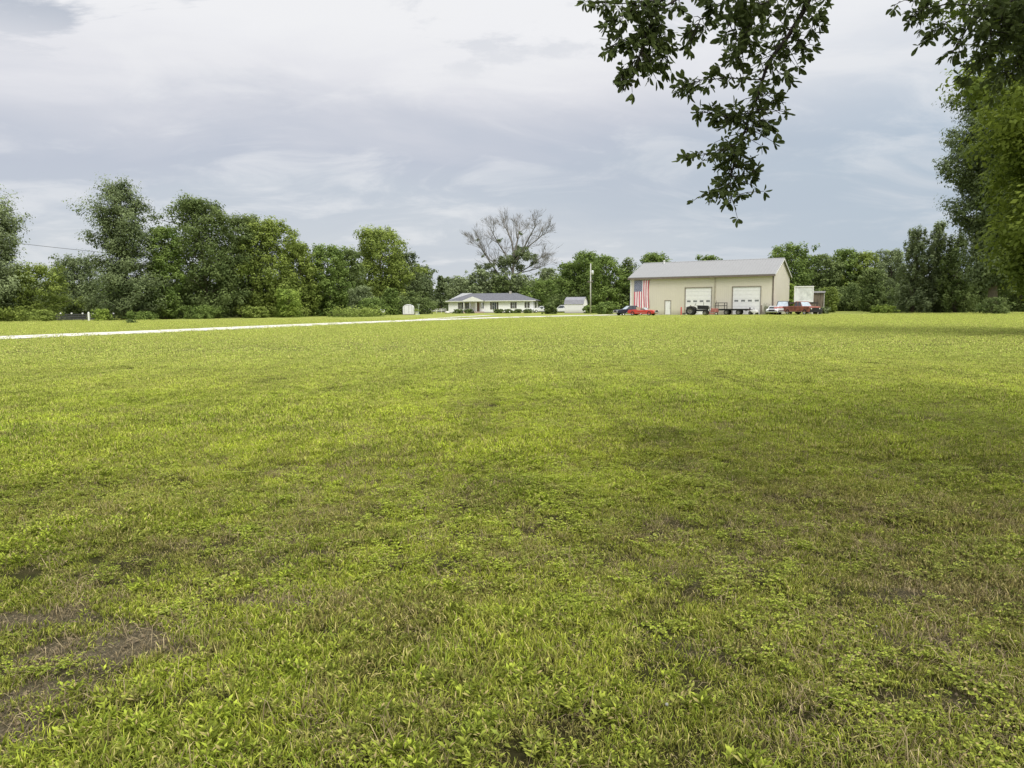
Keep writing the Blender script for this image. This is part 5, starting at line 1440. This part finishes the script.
# gooseneck trailer carrying the white box
TR = (gx(803.0, 106.0)); A_T = R(-24)
def goose():
    t_ = empty('gooseneck_trailer', TR, A_T); tag(t_, 'high dark steel trailer under the white box beside the barn', 'trailer')
    m_ = MB(); m_.box(-3.1, 2.0, -.95, -.80, 1.45, 1.70); m_.box(-3.1, 2.0, .80, .95, 1.45, 1.70)
    for x in np.linspace(-3.0, 1.9, 8): m_.box(x, x + .08, -.80, .80, 1.5, 1.62)
    m_.build('frame', STEEL if False else DARKM, t_)
    for x in (-3.0, 1.85):
        for y in (-.87, .87):
            q = MB(); q.box(x - .07, x + .07, y - .07, y + .07, 0, 1.45); q.build('leg', DARKM, t_)
    for x in (-.6, .5):
        for s_ in (-1, 1): wheel(t_, x, s_ * .95, .42, .25, STEEL, s_)
    q = MB(); q.box(-1.0, 1.0, -.7, .7, .62, .72); q.box(-.65, -.55, -.95, .95, .38, .46); q.box(.45, .55, -.95, .95, .38, .46)
    for x in (-.9, .8): q.box(x, x + .1, -.6, .6, .72, 1.5)
    q.build('axle_frame', DARKM, t_)
goose()
def wbox():
    base = Matrix.Translation(TR) @ Matrix.Rotation(A_T, 4, 'Z') @ Vector((.1, 0, 1.70))
    t_ = empty('box_container', base, A_T); tag(t_, 'white cube shaped box with blotchy panel standing on the high trailer', 'container')
    PAN = mat('blotchy pale panel', (.68, .71, .69), .6, var=.14, scale=1.6)
    b = MB(); b.box(-1.20, 1.20, -1.0, 1.6, .02, 2.18); b.build('body', PAN, t_)
    f = MB()
    for x in (-1.27, 1.15): f.box(x, x + .12, -1.05, -.95, 0, 2.24)
    f.box(-1.15, 1.15, -1.05, -1.003, 2.10, 2.24); f.box(-1.15, 1.15, -1.05, -1.003, 0, .22); f.build('frame', WHITE, t_)
    f = MB(); f.box(-1.27, 1.27, -.945, 1.65, 2.185, 2.25); f.build('roof', WHITE, t_)
wbox()
def slat():  # added boarded form for the white box's side face in shade
    b_ = gx(816.5, 111.5); t_ = empty('box_shade_side', b_, R(-24)); tag(t_, 'narrow brown boarded form added for the shaded side of the white box', 'shed')
    b = MB()
    for k in range(9): b.box(-1.0 + k * .22, -1.0 + k * .22 + .205, -.02 - .01 * (k % 2), .03, .1, 3.05)
    b.box(-.98, .96, .035, 2.0, .05, 3.0); b.build('walls', BOXSHADE, t_)
    r_ = MB(); r_.add([(-1.15, -.2, 3.02), (1.15, -.2, 3.02), (1.15, 2.2, 3.3), (-1.15, 2.2, 3.3), (-1.15, -.2, 3.08), (1.15, -.2, 3.08), (1.15, 2.2, 3.36), (-1.15, 2.2, 3.36)], [(0, 1, 2, 3), (4, 5, 6, 7), (0, 1, 5, 4), (1, 2, 6, 5), (2, 3, 7, 6), (3, 0, 4, 7)]); r_.build('roof', STEEL, t_)
    q = MB(); q.box(.98, 1.08, -.1, 0.0, 0, 3.0); q.build('post', mat('pale pole wood', (.46, .43, .36), .9), t_)
slat()
# stacked blocks, barrel and junk between the pickup and the bush
for i, (px, D, s_, lb) in enumerate(((812.5, 103.5, (.75, .6, .95), 'pale concrete block standing upright right of the red pickup'), (817.0, 104.5, (1.1, .7, .55), 'low grey concrete block under the brown boarded form'))):
    m_ = MB(); a, b_, c_ = s_; m_.box(-a / 2, a / 2, -b_ / 2, b_ / 2, 0, c_); m_.box(-a * .2, a * .2, -b_ * .15, b_ * .15, c_ + .002, c_ + .07)
    o = m_.build('concrete_block', CONC, None, False, .03); o.location = gx(px, D); o.rotation_euler[2] = .3 + i; tag(o, lb, 'block')
m_ = MB(); m_.lathe([(.001, 0), (.28, 0), (.29, .02), (.28, .04), (.28, .29), (.30, .31), (.28, .33), (.28, .58), (.30, .60), (.28, .62), (.28, .86), (.29, .88), (.27, .88), (.27, .84), (.001, .84)], (0, 0, 0), n=18)
o = m_.build('barrel', mat('black drum', (.04, .04, .042), .5), None, True); o.location = gx(820.5, 104); tag(o, 'black barrel right of the concrete blocks', 'barrel')
